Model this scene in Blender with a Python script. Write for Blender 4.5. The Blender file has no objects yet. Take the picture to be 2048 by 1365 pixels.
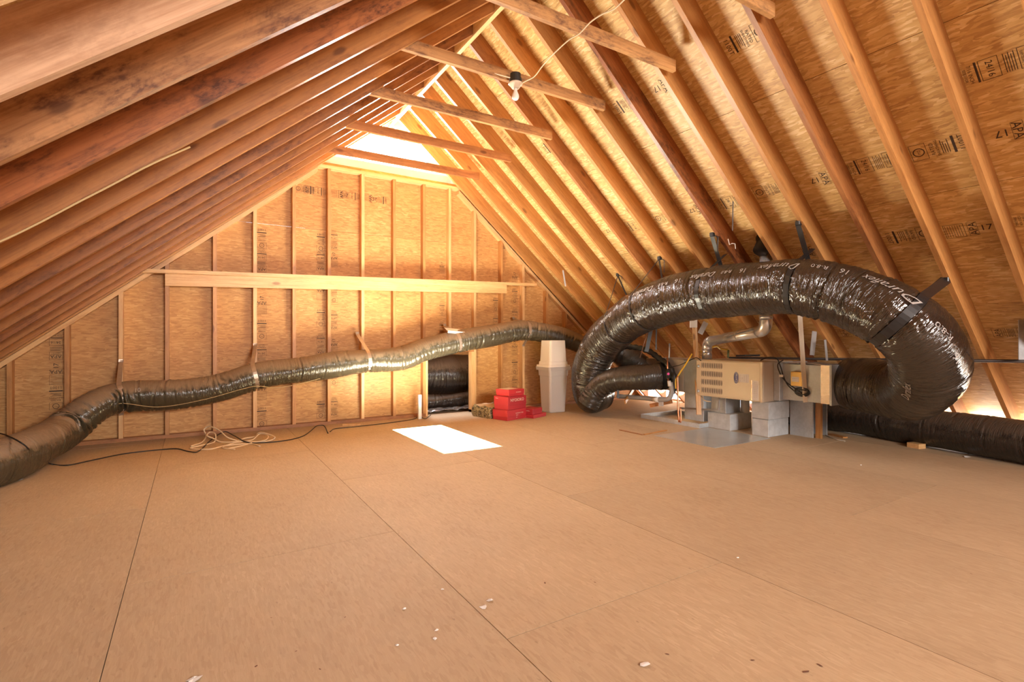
import bpy, math, random
import numpy as np
from mathutils import Vector, Matrix, Quaternion

# ---------------------------------------------------------------- camera
sc = bpy.context.scene
COL = sc.collection
F, CX, HY, CAMZ = 1035.0, 1024.0, 675.0, 1.09
YAW = math.atan2(CX - 385.0, F)
cam_d = bpy.data.cameras.new('camera')
cam_d.sensor_width = 36.0
cam_d.lens = F * 36.0 / 2048.0
cam_d.shift_y = (HY - 682.5) / 2048.0
cam_d.clip_start = 0.05
cam = bpy.data.objects.new('camera', cam_d)
COL.objects.link(cam)
cam.location = (0, 0, CAMZ)
cam.rotation_euler = (math.radians(90), 0, -YAW)
sc.camera = cam
cc, ss = math.cos(YAW), math.sin(YAW)

# ---------------------------------------------------------------- world, light, exposure
vs = sc.view_settings
vs.view_transform = 'Standard'
vs.look = 'None'
vs.gamma = 1.0
vs.exposure = 0.60
vs.use_curve_mapping = False

world = bpy.data.worlds.new('sky')
sc.world = world
world.use_nodes = True
wn = world.node_tree
for n in list(wn.nodes):
    wn.nodes.remove(n)
wo = wn.nodes.new('ShaderNodeOutputWorld')
wb = wn.nodes.new('ShaderNodeBackground')
wb.inputs['Color'].default_value = (0.85, 0.93, 1.0, 1)
wb.inputs['Strength'].default_value = 3.0
wn.links.new(wb.outputs[0], wo.inputs[0])


def area(name, loc, target, sx, sy, power, col, spread=math.pi):
    ld = bpy.data.lights.new(name, 'AREA')
    ld.shape = 'RECTANGLE'
    ld.size = sx
    ld.size_y = sy
    ld.energy = power
    ld.color = col
    ld.spread = spread
    o = bpy.data.objects.new(name, ld)
    COL.objects.link(o)
    o.location = loc
    d = Vector(target) - Vector(loc)
    o.rotation_euler = d.to_track_quat('-Z', 'Y').to_euler()
    return o


# daylight through the gable window over the far wall
area('gable_window_daylight', (2.25, 6.92, 3.62), (2.1, 0.0, 1.2), 1.1, 0.42, 170, (1.0, 0.97, 0.93))
# added fill light behind the camera; the rear wall has no opening
area('rear_fill_light', (2.2, -4.45, 2.1), (2.6, 6.0, 0.9), 2.8, 1.8, 520, (1.0, 0.96, 0.90))
# daylight leaking in at the eaves on the right
area('eave_daylight', (6.95, 3.4, 0.16), (6.3, 3.4, 1.2), 8.6, 0.10, 60, (1.0, 0.93, 0.80))
# hallway lamp below the attic hatch
hl = area('hallway_light', (2.31, 5.18, -0.31), (2.31, 5.18, 2.0), 0.58, 1.42, 225, (1.0, 0.94, 0.80))
hl.rotation_euler = (math.pi, 0, 0)
# added lamp to brighten the closed space beyond the access door
area('side_attic_fill_light', (3.0, 7.6, 2.2), (3.1, 7.6, 0.3), 0.9, 0.6, 60, (0.92, 0.95, 1.0))

# ---------------------------------------------------------------- helpers
def ray(px, py):
    l = (px - CX) / F
    return Vector((l * cc + ss, -l * ss + cc, -(py - HY) / F))


def atD(px, py, d):
    return Vector((0, 0, CAMZ)) + ray(px, py) * d


def atX(px, py, x):
    r = ray(px, py)
    return Vector((0, 0, CAMZ)) + r * (x / r.x)


def atY(px, py, y):
    r = ray(px, py)
    return Vector((0, 0, CAMZ)) + r * (y / r.y)


def atZ(px, py, z=0.0):
    r = ray(px, py)
    return Vector((0, 0, CAMZ)) + r * ((z - CAMZ) / r.z)


class MB:
    def __init__(s):
        s.v = []
        s.f = []
        s.mi = []

    def add(s, vs_, fs, mi=0):
        b = len(s.v)
        s.v += [tuple(x) for x in vs_]
        s.f += [tuple(i + b for i in f) for f in fs]
        s.mi += [mi] * len(fs)
        return s

    def box(s, x0, x1, y0, y1, z0, z1, mi=0, M=None, bev=0.0):
        if bev > 0:
            b = min(bev, (x1 - x0) / 3, (y1 - y0) / 3, (z1 - z0) / 3)
            pts = []
            idx = {}
            for ix in (0, 1):
                for iy in (0, 1):
                    for iz in (0, 1):
                        X = (x0, x1)[ix]; Y = (y0, y1)[iy]; Z = (z0, z1)[iz]
                        dx = b if ix == 0 else -b
                        dy = b if iy == 0 else -b
                        dz = b if iz == 0 else -b
                        idx[(ix, iy, iz, 0)] = len(pts); pts.append((X, Y + dy, Z + dz))
                        idx[(ix, iy, iz, 1)] = len(pts); pts.append((X + dx, Y, Z + dz))
                        idx[(ix, iy, iz, 2)] = len(pts); pts.append((X + dx, Y + dy, Z))
            fs = []
            I = idx
            fs.append((I[0,0,0,0], I[0,0,1,0], I[0,1,1,0], I[0,1,0,0]))
            fs.append((I[1,0,0,0], I[1,1,0,0], I[1,1,1,0], I[1,0,1,0]))
            fs.append((I[0,0,0,1], I[1,0,0,1], I[1,0,1,1], I[0,0,1,1]))
            fs.append((I[0,1,0,1], I[0,1,1,1], I[1,1,1,1], I[1,1,0,1]))
            fs.append((I[0,0,0,2], I[0,1,0,2], I[1,1,0,2], I[1,0,0,2]))
            fs.append((I[0,0,1,2], I[1,0,1,2], I[1,1,1,2], I[0,1,1,2]))
            for a in (0, 1):
                for c in (0, 1):
                    fs.append((I[a,c,0,0], I[a,c,1,0], I[a,c,1,1], I[a,c,0,1]))
                    fs.append((I[a,0,c,0], I[a,1,c,0], I[a,1,c,2], I[a,0,c,2]))
                    fs.append((I[0,a,c,1], I[1,a,c,1], I[1,a,c,2], I[0,a,c,2]))
            for k in [(a, c, d) for a in (0, 1) for c in (0, 1) for d in (0, 1)]:
                fs.append((I[k + (0,)], I[k + (1,)], I[k + (2,)]))
            if M is not None:
                pts = [M @ Vector(p) for p in pts]
            return s.add(pts, fs, mi)
        p = [(x0, y0, z0), (x1, y0, z0), (x1, y1, z0), (x0, y1, z0), (x0, y0, z1), (x1, y0, z1), (x1, y1, z1), (x0, y1, z1)]
        if M is not None:
            p = [M @ Vector(q) for q in p]
        return s.add(p, [(0, 3, 2, 1), (4, 5, 6, 7), (0, 1, 5, 4), (1, 2, 6, 5), (2, 3, 7, 6), (3, 0, 4, 7)], mi)

    def tube(s, pts, r, seg=10, mi=0, cap=True, closed=False):
        pts = [Vector(p) for p in pts]
        n = len(pts)
        rs = r if isinstance(r, (list, tuple)) else [r] * n
        up = None
        rings = []
        for i in range(n):
            if closed:
                t = (pts[(i + 1) % n] - pts[(i - 1) % n]).normalized()
            else:
                t = (pts[min(i + 1, n - 1)] - pts[max(i - 1, 0)]).normalized()
            if up is None:
                up = Vector((0, 0, 1)) if abs(t.z) < 0.9 else Vector((1, 0, 0))
            up = (up - t * up.dot(t)).normalized()
            sd = t.cross(up)
            rings.append([pts[i] + (up * math.cos(a) + sd * math.sin(a)) * rs[i] for a in [2 * math.pi * k / seg for k in range(seg)]])
        vv = [p for rg in rings for p in rg]
        fs = []
        m = n if closed else n - 1
        for i in range(m):
            j = (i + 1) % n
            for k in range(seg):
                k2 = (k + 1) % seg
                fs.append((i * seg + k, i * seg + k2, j * seg + k2, j * seg + k))
        if cap and not closed:
            fs.append(tuple(range(seg))[::-1])
            fs.append(tuple((n - 1) * seg + k for k in range(seg)))
        return s.add(vv, fs, mi)

    def ribbon(s, pts, wdir, w, t, mi=0):
        """flat band along pts, width direction wdir"""
        pts = [Vector(p) for p in pts]
        n = len(pts)
        vv = []
        for i in range(n):
            tg = (pts[min(i + 1, n - 1)] - pts[max(i - 1, 0)]).normalized()
            wd = Vector(wdir if not isinstance(wdir, list) else wdir[i])
            wd = (wd - tg * wd.dot(tg)).normalized()
            nn = tg.cross(wd)
            for a, b in ((-1, -1), (1, -1), (1, 1), (-1, 1)):
                vv.append(pts[i] + wd * (w / 2 * a) + nn * (t / 2 * b))
        fs = []
        for i in range(n - 1):
            for k in range(4):
                k2 = (k + 1) % 4
                fs.append((i * 4 + k, i * 4 + k2, i * 4 + 4 + k2, i * 4 + 4 + k))
        fs.append((3, 2, 1, 0))
        fs.append(tuple((n - 1) * 4 + k for k in range(4)))
        return s.add(vv, fs, mi)

    def lathe(s, prof, seg=24, M=None, mi=0):
        vv = []
        for (r, z) in prof:
            for k in range(seg):
                a = 2 * math.pi * k / seg
                p = Vector((r * math.cos(a), r * math.sin(a), z))
                vv.append(M @ p if M is not None else p)
        fs = []
        for i in range(len(prof) - 1):
            for k in range(seg):
                k2 = (k + 1) % seg
                fs.append((i * seg + k, i * seg + k2, (i + 1) * seg + k2, (i + 1) * seg + k))
        fs.append(tuple(range(seg))[::-1])
        fs.append(tuple((len(prof) - 1) * seg + k for k in range(seg)))
        return s.add(vv, fs, mi)

    def mesh(s, name, mats, M=None, smooth=False):
        me = bpy.data.meshes.new(name)
        v = s.v
        if M is not None:
            Mi = M.inverted()
            v = [tuple(Mi @ Vector(p)) for p in v]
        me.from_pydata(v, [], s.f)
        if not isinstance(mats, (list, tuple)):
            mats = [mats]
        for m in mats:
            me.materials.append(m)
        if len(mats) > 1:
            me.polygons.foreach_set('material_index', s.mi)
        if smooth:
            me.polygons.foreach_set('use_smooth', [True] * len(me.polygons))
        me.update()
        return me


WM = {}


def place(o, M, parent=None):
    COL.objects.link(o)
    if parent is not None:
        o.parent = parent
        o.matrix_parent_inverse = WM[parent.name].inverted()
    o.matrix_basis = M
    WM[o.name] = M
    return o


def obj(name, mb, mats, parent=None, M=None, smooth=False, base=None):
    """link an MB (world coordinates) as one object whose origin is M (or base point)"""
    if M is None:
        if base is None:
            n = len(mb.v)
            base = (sum(p[0] for p in mb.v) / n, sum(p[1] for p in mb.v) / n, min(p[2] for p in mb.v))
        M = Matrix.Translation(Vector(base))
    me = mb.mesh(name, mats, M, smooth)
    return place(bpy.data.objects.new(name, me), M, parent)


def tag(o, label=None, cat=None, group=None, kind=None):
    if label: o['label'] = label
    if cat: o['category'] = cat
    if group: o['group'] = group
    if kind: o['kind'] = kind
    return o


def thing(name, label, cat, loc=(0, 0, 0), group=None, kind=None):
    o = bpy.data.objects.new(name, None)
    o.empty_display_size = 0.1
    place(o, Matrix.Translation(Vector(loc)))
    return tag(o, label, cat, group, kind)


def instance(src, parent, M):
    o = bpy.data.objects.new(src.name.split('.')[0], src.data)
    return place(o, M, parent)


_tc = {}


def text2d(txt, size=1.0):
    """filled outline of a line of text: verts 2D (left aligned, baseline 0), faces"""
    if txt not in _tc:
        cu = bpy.data.curves.new('t', 'FONT')
        cu.body = txt
        cu.resolution_u = 2
        cu.size = 1.0
        o = bpy.data.objects.new('t', cu)
        COL.objects.link(o)
        bpy.context.view_layer.update()
        dg = bpy.context.evaluated_depsgraph_get()
        me = bpy.data.meshes.new_from_object(o.evaluated_get(dg))
        vv = [(v.co.x, v.co.y) for v in me.vertices]
        ff = [tuple(p.vertices) for p in me.polygons]
        bpy.data.objects.remove(o)
        bpy.data.curves.remove(cu)
        bpy.data.meshes.remove(me)
        _tc[txt] = (vv, ff)
    vv, ff = _tc[txt]
    return [(x * size, y * size) for x, y in vv], ff


# ---------------------------------------------------------------- materials
def mat(name):
    m = bpy.data.materials.new(name)
    m.use_nodes = True
    nt = m.node_tree
    for n in list(nt.nodes):
        nt.nodes.remove(n)
    out = nt.nodes.new('ShaderNodeOutputMaterial')
    b = nt.nodes.new('ShaderNodeBsdfPrincipled')
    nt.links.new(b.outputs[0], out.inputs[0])
    return m, nt, b


def N(nt, typ, **kw):
    n = nt.nodes.new(typ)
    for k, v in kw.items():
        if k.startswith('i_'):
            key = k[2:].replace('_', ' ')
            n.inputs[key].default_value = v
        else:
            setattr(n, k, v)
    return n


def ramp(nt, fac, stops, interp='LINEAR'):
    r = nt.nodes.new('ShaderNodeValToRGB')
    r.color_ramp.interpolation = interp
    el = r.color_ramp.elements
    while len(el) > 1:
        el.remove(el[-1])
    el[0].position = stops[0][0]
    el[0].color = tuple(stops[0][1]) + (1,)
    for p, c in stops[1:]:
        e = el.new(p)
        e.color = tuple(c) + (1,)
    nt.links.new(fac, r.inputs[0])
    return r.outputs[0]


def mixc(nt, fac, a, b, mode='MIX'):
    m = nt.nodes.new('ShaderNodeMix')
    m.data_type = 'RGBA'
    m.blend_type = mode
    if hasattr(fac, 'is_output') or isinstance(fac, bpy.types.NodeSocket):
        nt.links.new(fac, m.inputs[0])
    else:
        m.inputs[0].default_value = fac
    for i, x in ((6, a), (7, b)):
        if isinstance(x, bpy.types.NodeSocket):
            nt.links.new(x, m.inputs[i])
        else:
            m.inputs[i].default_value = tuple(x) + (1,)
    return m.outputs[2]


def math_(nt, op, a, b=None, clamp=False):
    m = nt.nodes.new('ShaderNodeMath')
    m.operation = op
    m.use_clamp = clamp
    for i, x in enumerate((a, b)):
        if x is None: continue
        if isinstance(x, bpy.types.NodeSocket):
            nt.links.new(x, m.inputs[i])
        else:
            m.inputs[i].default_value = x
    return m.outputs[0]


def mapping(nt, vec, scale=(1, 1, 1), rot=(0, 0, 0), loc=(0, 0, 0)):
    m = nt.nodes.new('ShaderNodeMapping')
    m.inputs['Scale'].default_value = scale
    m.inputs['Rotation'].default_value = rot
    m.inputs['Location'].default_value = loc
    nt.links.new(vec, m.inputs[0])
    return m.outputs[0]


def noise(nt, vec, scale, detail=3, rough=0.55, dist=0.0):
    n = N(nt, 'ShaderNodeTexNoise', i_Scale=scale, i_Detail=detail, i_Roughness=rough, i_Distortion=dist)
    nt.links.new(vec, n.inputs['Vector'])
    return n.outputs[0]


def objcoord(nt, seeded=True):
    tc = nt.nodes.new('ShaderNodeTexCoord')
    v = tc.outputs['Object']
    if seeded:
        oi = nt.nodes.new('ShaderNodeObjectInfo')
        sc_ = math_(nt, 'MULTIPLY', oi.outputs['Random'], 37.0)
        a = nt.nodes.new('ShaderNodeVectorMath')
        a.operation = 'ADD'
        nt.links.new(v, a.inputs[0])
        nt.links.new(sc_, a.inputs[1])
        return a.outputs[0], oi.outputs['Random']
    return v, None


def bump(nt, b, h, strength, dist):
    bm = N(nt, 'ShaderNodeBump', i_Strength=strength, i_Distance=dist)
    nt.links.new(h, bm.inputs['Height'])
    nt.links.new(bm.outputs[0], b.inputs['Normal'])


def make_osb(name, plane, dark, mid, lite, hi, rough=0.6, flake=14.0, contrast=1.0, dust=None, spots=0.5, along=0.0):
    """oriented strand board: overlapping stretched flakes. plane = two axes of the board face"""
    m, nt, b = mat(name)
    v, rnd = objcoord(nt)
    # board-face coordinates -> x,y
    sep = nt.nodes.new('ShaderNodeSeparateXYZ')
    nt.links.new(v, sep.inputs[0])
    cmb = nt.nodes.new('ShaderNodeCombineXYZ')
    nt.links.new(sep.outputs[plane[0]], cmb.inputs[0])
    nt.links.new(sep.outputs[plane[1]], cmb.inputs[1])
    v = cmb.outputs[0]
    # slight warp
    wn_ = N(nt, 'ShaderNodeTexNoise', i_Scale=6.0, i_Detail=1.0)
    nt.links.new(v, wn_.inputs['Vector'])
    wv = nt.nodes.new('ShaderNodeVectorMath'); wv.operation = 'SCALE'
    nt.links.new(wn_.outputs[1], wv.inputs[0]); wv.inputs['Scale'].default_value = 0.025
    av = nt.nodes.new('ShaderNodeVectorMath'); av.operation = 'ADD'
    nt.links.new(v, av.inputs[0]); nt.links.new(wv.outputs[0], av.inputs[1])
    v2 = av.outputs[0]
    lay = []
    for ang, sx, sy, off in ((0.25, 1.0, 5.0, 0.0), (-0.35, 1.2, 6.0, 3.3), (-1.1, 1.5, 6.0, 7.1)):
        mv = mapping(nt, v2, (sx, sy, 1), (0, 0, ang + along), (off, off, 0))
        vo = N(nt, 'ShaderNodeTexVoronoi', i_Scale=flake, i_Randomness=1.0)
        nt.links.new(mv, vo.inputs['Vector'])
        sepc = nt.nodes.new('ShaderNodeSeparateColor')
        nt.links.new(vo.outputs['Color'], sepc.inputs[0])
        lay.append((sepc.outputs[0], sepc.outputs[1], vo.outputs['Distance']))
    # choose between layers where the flake's second random value is high
    val = lay[0][0]
    for k in (1, 2):
        sel = math_(nt, 'GREATER_THAN', lay[k][1], 0.55 if k < 2 else 0.66)
        mx = nt.nodes.new('ShaderNodeMix'); mx.data_type = 'FLOAT'
        nt.links.new(sel, mx.inputs[0]); nt.links.new(val, mx.inputs[2]); nt.links.new(lay[k][0], mx.inputs[3])
        val = mx.outputs[0]
    fine = noise(nt, mapping(nt, v, (6, 60, 1), (0, 0, 0.2 + along)), 1.6, 3)
    broad = noise(nt, v, 1.5, 3, 0.6)
    s1 = math_(nt, 'MULTIPLY', math_(nt, 'SUBTRACT', val, 0.5), 0.62 * contrast)
    s2 = math_(nt, 'MULTIPLY', math_(nt, 'SUBTRACT', fine, 0.5), 0.55 * contrast)
    s3 = math_(nt, 'MULTIPLY', math_(nt, 'SUBTRACT', broad, 0.5), 0.7)
    tot = math_(nt, 'ADD', math_(nt, 'ADD', s1, s2), math_(nt, 'ADD', s3, 0.5), True)
    col = ramp(nt, tot, [(0.05, dark), (0.38, mid), (0.68, lite), (0.95, hi)])
    # dark knots / bark specks
    if spots > 0:
        sp = noise(nt, mapping(nt, v, (1, 2.6, 1), (0, 0, 0.5)), 22.0, 2, 0.5)
        k = ramp(nt, sp, [(0.70, (0, 0, 0)), (0.78, (1, 1, 1))])
        kf = math_(nt, 'MULTIPLY', k, spots)
        col = mixc(nt, kf, col, (dark[0] * 0.45, dark[1] * 0.4, dark[2] * 0.4))
    rgh = rough
    if dust:
        dn = noise(nt, v, 0.9, 5, 0.65)
        dk = ramp(nt, dn, [(0.30, (0.35,) * 3), (0.68, (1, 1, 1))])
        col = mixc(nt, math_(nt, 'MULTIPLY', dk, dust[1]), col, dust[0])
    # per panel tone
    hs = nt.nodes.new('ShaderNodeHueSaturation')
    nt.links.new(col, hs.inputs['Color'])
    nt.links.new(math_(nt, 'ADD', math_(nt, 'MULTIPLY', rnd, 0.16), 0.92), hs.inputs['Value'])
    nt.links.new(hs.outputs[0], b.inputs['Base Color'])
    b.inputs['Roughness'].default_value = rgh
    bump(nt, b, fine, 0.3, 0.002)
    return m


def make_lumber(name, base, grain, stain, stain_amt=0.0, rough=0.42, knots=0.7, vary=0.25):
    """sawn softwood, grain along local X"""
    m, nt, b = mat(name)
    v, rnd = objcoord(nt)
    g1 = noise(nt, mapping(nt, v, (1.2, 26, 26)), 1.6, 4, 0.6, 0.6)
    g2 = noise(nt, mapping(nt, v, (5, 160, 160)), 1.0, 2)
    t = math_(nt, 'ADD', math_(nt, 'MULTIPLY', g1, 0.7), math_(nt, 'MULTIPLY', g2, 0.3))
    col = ramp(nt, t, [(0.32, grain), (0.55, base), (0.75, tuple(min(1, c * 1.18) for c in base))])
    # knots
    vo = N(nt, 'ShaderNodeTexVoronoi', i_Scale=1.0)
    nt.links.new(mapping(nt, v, (2.2, 5.5, 5.5)), vo.inputs['Vector'])
    kk = ramp(nt, vo.outputs['Distance'], [(0.07, (1, 1, 1)), (0.13, (0, 0, 0))])
    col = mixc(nt, math_(nt, 'MULTIPLY', kk, knots), col, (grain[0] * 0.3, grain[1] * 0.22, grain[2] * 0.2))
    if stain_amt > 0:
        s = noise(nt, mapping(nt, v, (2.2, 7, 7)), 1.3, 6, 0.72, 0.4)
        sk = ramp(nt, s, [(0.44, (0, 0, 0)), (0.60, (1, 1, 1))])
        s2 = noise(nt, mapping(nt, v, (9, 22, 22)), 2.0, 4, 0.7)
        sk2 = ramp(nt, s2, [(0.40, (0.25,) * 3), (0.62, (1, 1, 1))])
        f = math_(nt, 'MULTIPLY', math_(nt, 'MULTIPLY', sk, sk2), stain_amt)
        col = mixc(nt, f, col, stain)
    hs = nt.nodes.new('ShaderNodeHueSaturation')
    nt.links.new(col, hs.inputs['Color'])
    nt.links.new(math_(nt, 'ADD', math_(nt, 'MULTIPLY', rnd, vary), 1.0 - vary / 2), hs.inputs['Value'])
    nt.links.new(hs.outputs[0], b.inputs['Base Color'])
    b.inputs['Roughness'].default_value = rough
    b.inputs['Specular IOR Level'].default_value = 0.5
    bump(nt, b, t, 0.18, 0.002)
    return m


def plain(name, col, rough=0.5, metal=0.0, mott=0.0, scale=8.0, spec=0.5, bumps=0.0, coat=0.0):
    m, nt, b = mat(name)
    v, _ = objcoord(nt)
    if mott > 0:
        n = noise(nt, v, scale, 4)
        c2 = tuple(c * (1 - mott) for c in col)
        c3 = tuple(min(1, c * (1 + mott * 0.6)) for c in col)
        nt.links.new(ramp(nt, n, [(0.3, c2), (0.7, c3)]), b.inputs['Base Color'])
        if bumps > 0:
            bump(nt, b, noise(nt, v, scale * 5, 3), bumps, 0.003)
    else:
        b.inputs['Base Color'].default_value = tuple(col) + (1,)
    b.inputs['Roughness'].default_value = rough
    b.inputs['Metallic'].default_value = metal
    b.inputs['Specular IOR Level'].default_value = spec
    b.inputs['Coat Weight'].default_value = coat
    return m


def make_galv(name, col=(0.62, 0.63, 0.64), rough=0.34, metal=0.85):
    m, nt, b = mat(name)
    v, _ = objcoord(nt)
    vo = N(nt, 'ShaderNodeTexVoronoi', i_Scale=70.0)
    nt.links.new(v, vo.inputs['Vector'])
    sepc = nt.nodes.new('ShaderNodeSeparateColor')
    nt.links.new(vo.outputs['Color'], sepc.inputs[0])
    n = noise(nt, v, 6.0, 4)
    t = math_(nt, 'ADD', math_(nt, 'MULTIPLY', sepc.outputs[0], 0.14), math_(nt, 'MULTIPLY', n, 0.86))
    nt.links.new(ramp(nt, t, [(0.25, tuple(c * 0.78 for c in col)), (0.75, tuple(min(1, c * 1.12) for c in col))]), b.inputs['Base Color'])
    nt.links.new(math_(nt, 'ADD', math_(nt, 'MULTIPLY', t, 0.25), rough - 0.1), b.inputs['Roughness'])
    b.inputs['Metallic'].default_value = metal
    bump(nt, b, n, 0.12, 0.01)
    return m


def make_film(name, col, rough, dustcol, dust, folds=1.0, metal=0.0):
    """thin plastic duct jacket with circumferential folds; optional dust lying on top"""
    m, nt, b = mat(name)
    at = nt.nodes.new('ShaderNodeAttribute')
    at.attribute_name = 'fold'
    v = at.outputs['Vector']
    w = N(nt, 'ShaderNodeTexNoise', i_Scale=3.0, i_Detail=2.0)
    nt.links.new(v, w.inputs['Vector'])
    f1 = noise(nt, mapping(nt, v, (58, 4.5, 4.5)), 1.0, 3, 0.6, 0.5)
    f2 = noise(nt, mapping(nt, v, (95, 12, 12)), 1.0, 2, 0.5, 0.4)
    f3 = noise(nt, mapping(nt, v, (9, 7, 7)), 1.0, 4, 0.65, 1.0)
    r1 = math_(nt, 'POWER', math_(nt, 'ABSOLUTE', math_(nt, 'SUBTRACT', f1, 0.5)), 0.6)
    h = math_(nt, 'ADD', math_(nt, 'MULTIPLY', r1, 1.0), math_(nt, 'ADD', math_(nt, 'MULTIPLY', f2, 0.45), math_(nt, 'MULTIPLY', f3, 0.55)))
    bump(nt, b, h, 0.62 * folds, 0.011)
    geo = nt.nodes.new('ShaderNodeNewGeometry')
    sep = nt.nodes.new('ShaderNodeSeparateXYZ')
    nt.links.new(geo.outputs['Normal'], sep.inputs[0])
    dn = noise(nt, mapping(nt, v, (14, 9, 9)), 1.0, 5, 0.7)
    dz = math_(nt, 'ADD', sep.outputs[2], math_(nt, 'MULTIPLY', math_(nt, 'SUBTRACT', dn, 0.5), 1.1))
    dk = ramp(nt, dz, [(0.15, (0, 0, 0)), (0.55, (1, 1, 1))])
    df = math_(nt, 'MULTIPLY', dk, dust)
    nt.links.new(mixc(nt, df, col, dustcol), b.inputs['Base Color'])
    nt.links.new(math_(nt, 'ADD', math_(nt, 'MULTIPLY', df, 0.62 - rough, ), rough, True), b.inputs['Roughness'])
    b.inputs['Metallic'].default_value = metal
    b.inputs['Specular IOR Level'].default_value = 0.6
    return m


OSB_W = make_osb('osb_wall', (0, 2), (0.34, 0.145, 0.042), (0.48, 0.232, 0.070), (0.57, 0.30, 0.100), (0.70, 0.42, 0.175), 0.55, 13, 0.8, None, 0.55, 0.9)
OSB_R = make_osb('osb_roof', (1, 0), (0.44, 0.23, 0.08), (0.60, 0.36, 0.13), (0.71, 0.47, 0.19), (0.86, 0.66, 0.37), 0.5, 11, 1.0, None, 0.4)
OSB_F = make_osb('osb_floor', (1, 0), (0.34, 0.22, 0.125), (0.46, 0.325, 0.198), (0.525, 0.38, 0.235), (0.66, 0.51, 0.34), 0.7, 16, 0.6, ((0.485, 0.345, 0.212), 0.50), 0.6)
W_LIGHT = make_lumber('lumber_light', (0.72, 0.44, 0.20), (0.58, 0.30, 0.11), (0.35, 0.12, 0.03), 0.25)
W_ORANGE = make_lumber('lumber_orange', (0.54, 0.26, 0.085), (0.40, 0.17, 0.048), (0.20, 0.055, 0.015), 0.30)
W_RED = make_lumber('lumber_reddish', (0.44, 0.185, 0.06), (0.30, 0.105, 0.033), (0.14, 0.035, 0.012), 0.5)
W_STAIN = make_lumber('lumber_stained', (0.33, 0.11, 0.035), (0.19, 0.055, 0.018), (0.06, 0.015, 0.008), 0.95, 0.36)
W_LEFT = make_lumber('lumber_left', (0.38, 0.155, 0.042), (0.26, 0.095, 0.026), (0.13, 0.035, 0.012), 0.45)
W_LEFTR = make_lumber('lumber_left_reddish', (0.33, 0.125, 0.036), (0.21, 0.070, 0.020), (0.09, 0.025, 0.010), 0.8)
W_BROWN = make_lumber('lumber_brown', (0.38, 0.18, 0.07), (0.22, 0.085, 0.028), (0.09, 0.028, 0.012), 0.92, 0.45)
W_PINK = make_lumber('lumber_pale', (0.68, 0.42, 0.26), (0.48, 0.25, 0.13), (0.30, 0.14, 0.07), 0.35, 0.6)
W_TIE = make_lumber('lumber_tie', (0.50, 0.26, 0.10), (0.34, 0.15, 0.05), (0.14, 0.058, 0.032), 0.92, 0.5)
INK = plain('stamp_ink', (0.05, 0.025, 0.015), 0.7)
WHITEINK = plain('white_print', (0.40, 0.37, 0.35), 0.5)
CREAM = plain('cream_paint', (0.66, 0.66, 0.62), 0.55, 0, 0.06, 3)
GREYB = plain('grey_board', (0.50, 0.64, 0.86), 0.6, 0, 0.10, 4)
WHITE = plain('white_paint', (0.80, 0.79, 0.76), 0.5, 0, 0.05, 4)
YWALL = plain('pale_yellow_paint', (0.86, 0.80, 0.58), 0.6, 0, 0.04, 2)
GALV = make_galv('galvanised_steel', (0.66, 0.71, 0.76), 0.36, 0.4)
GALVD = make_galv('dull_galvanised_steel', (0.52, 0.55, 0.58), 0.42, 0.3)
FLUE = plain('flue_steel', (0.72, 0.76, 0.80), 0.25, 0.75, 0.10, 5)
SHEET = plain('floor_sheet_steel', (0.56, 0.58, 0.58), 0.30, 0.5, 0.10, 3)
BLOCK = plain('concrete_block', (0.56, 0.58, 0.60), 0.85, 0, 0.14, 16, 0.3, 0.5)
TAN = plain('tan_enamel', (0.64, 0.53, 0.41), 0.36, 0.25, 0.03, 3)
TAND = plain('dark_slot', (0.03, 0.022, 0.016), 0.6)
LABELW = plain('white_label', (0.80, 0.77, 0.74), 0.45)
LABELT = plain('grey_print', (0.35, 0.32, 0.33), 0.5)
BLUE = plain('navy_badge', (0.06, 0.06, 0.22), 0.35)
FOILT = plain('foil_tape', (0.74, 0.60, 0.48), 0.22, 0.9, 0.15, 30, 0.5, 0.6)
AMBER = plain('amber_plastic', (0.75, 0.46, 0.08), 0.3, 0.1, 0.05, 6)
BLACK = plain('black_rubber', (0.018, 0.016, 0.015), 0.45)
STRAPB = plain('black_strap', (0.02, 0.019, 0.02), 0.35, 0, 0.2, 30)
STRAPG = plain('grey_strap', (0.42, 0.33, 0.26), 0.35, 0.6, 0.1, 20)
COPPER = plain('copper', (0.72, 0.34, 0.20), 0.3, 1.0, 0.15, 20)
PVC = plain('grey_pvc', (0.34, 0.32, 0.31), 0.45, 0, 0.1, 10)
PVCW = plain('white_pvc', (0.78, 0.75, 0.70), 0.4)
IRON = plain('black_iron', (0.05, 0.035, 0.03), 0.5, 0.4, 0.2, 15)
YELLOW = plain('yellow_cable', (0.80, 0.52, 0.05), 0.45)
CORDW = plain('cream_cable', (0.76, 0.60, 0.40), 0.5)
PORC = plain('porcelain', (0.78, 0.66, 0.52), 0.25, 0, 0.06, 12)
RED = plain('red_cardboard', (0.50, 0.030, 0.040), 0.42, 0, 0.05, 5)
RED2 = plain('red_cardboard_deep', (0.42, 0.022, 0.032), 0.45, 0, 0.05, 5)
PINKW = plain('pale_box_label', (0.85, 0.70, 0.58), 0.5)
CARDB = plain('brown_paper', (0.52, 0.34, 0.18), 0.6, 0, 0.12, 12)
PAPER = plain('paper_scrap', (0.82, 0.80, 0.78), 0.7)
MAG = plain('magenta_label', (0.8, 0.05, 0.35), 0.5)
TWINE = plain('tan_twine', (0.55, 0.40, 0.20), 0.7)
LATH = make_lumber('lath_wood', (0.86, 0.76, 0.60), (0.78, 0.64, 0.46), (0.4, 0.2, 0.1), 0.1, 0.6, 0.2)

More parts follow.
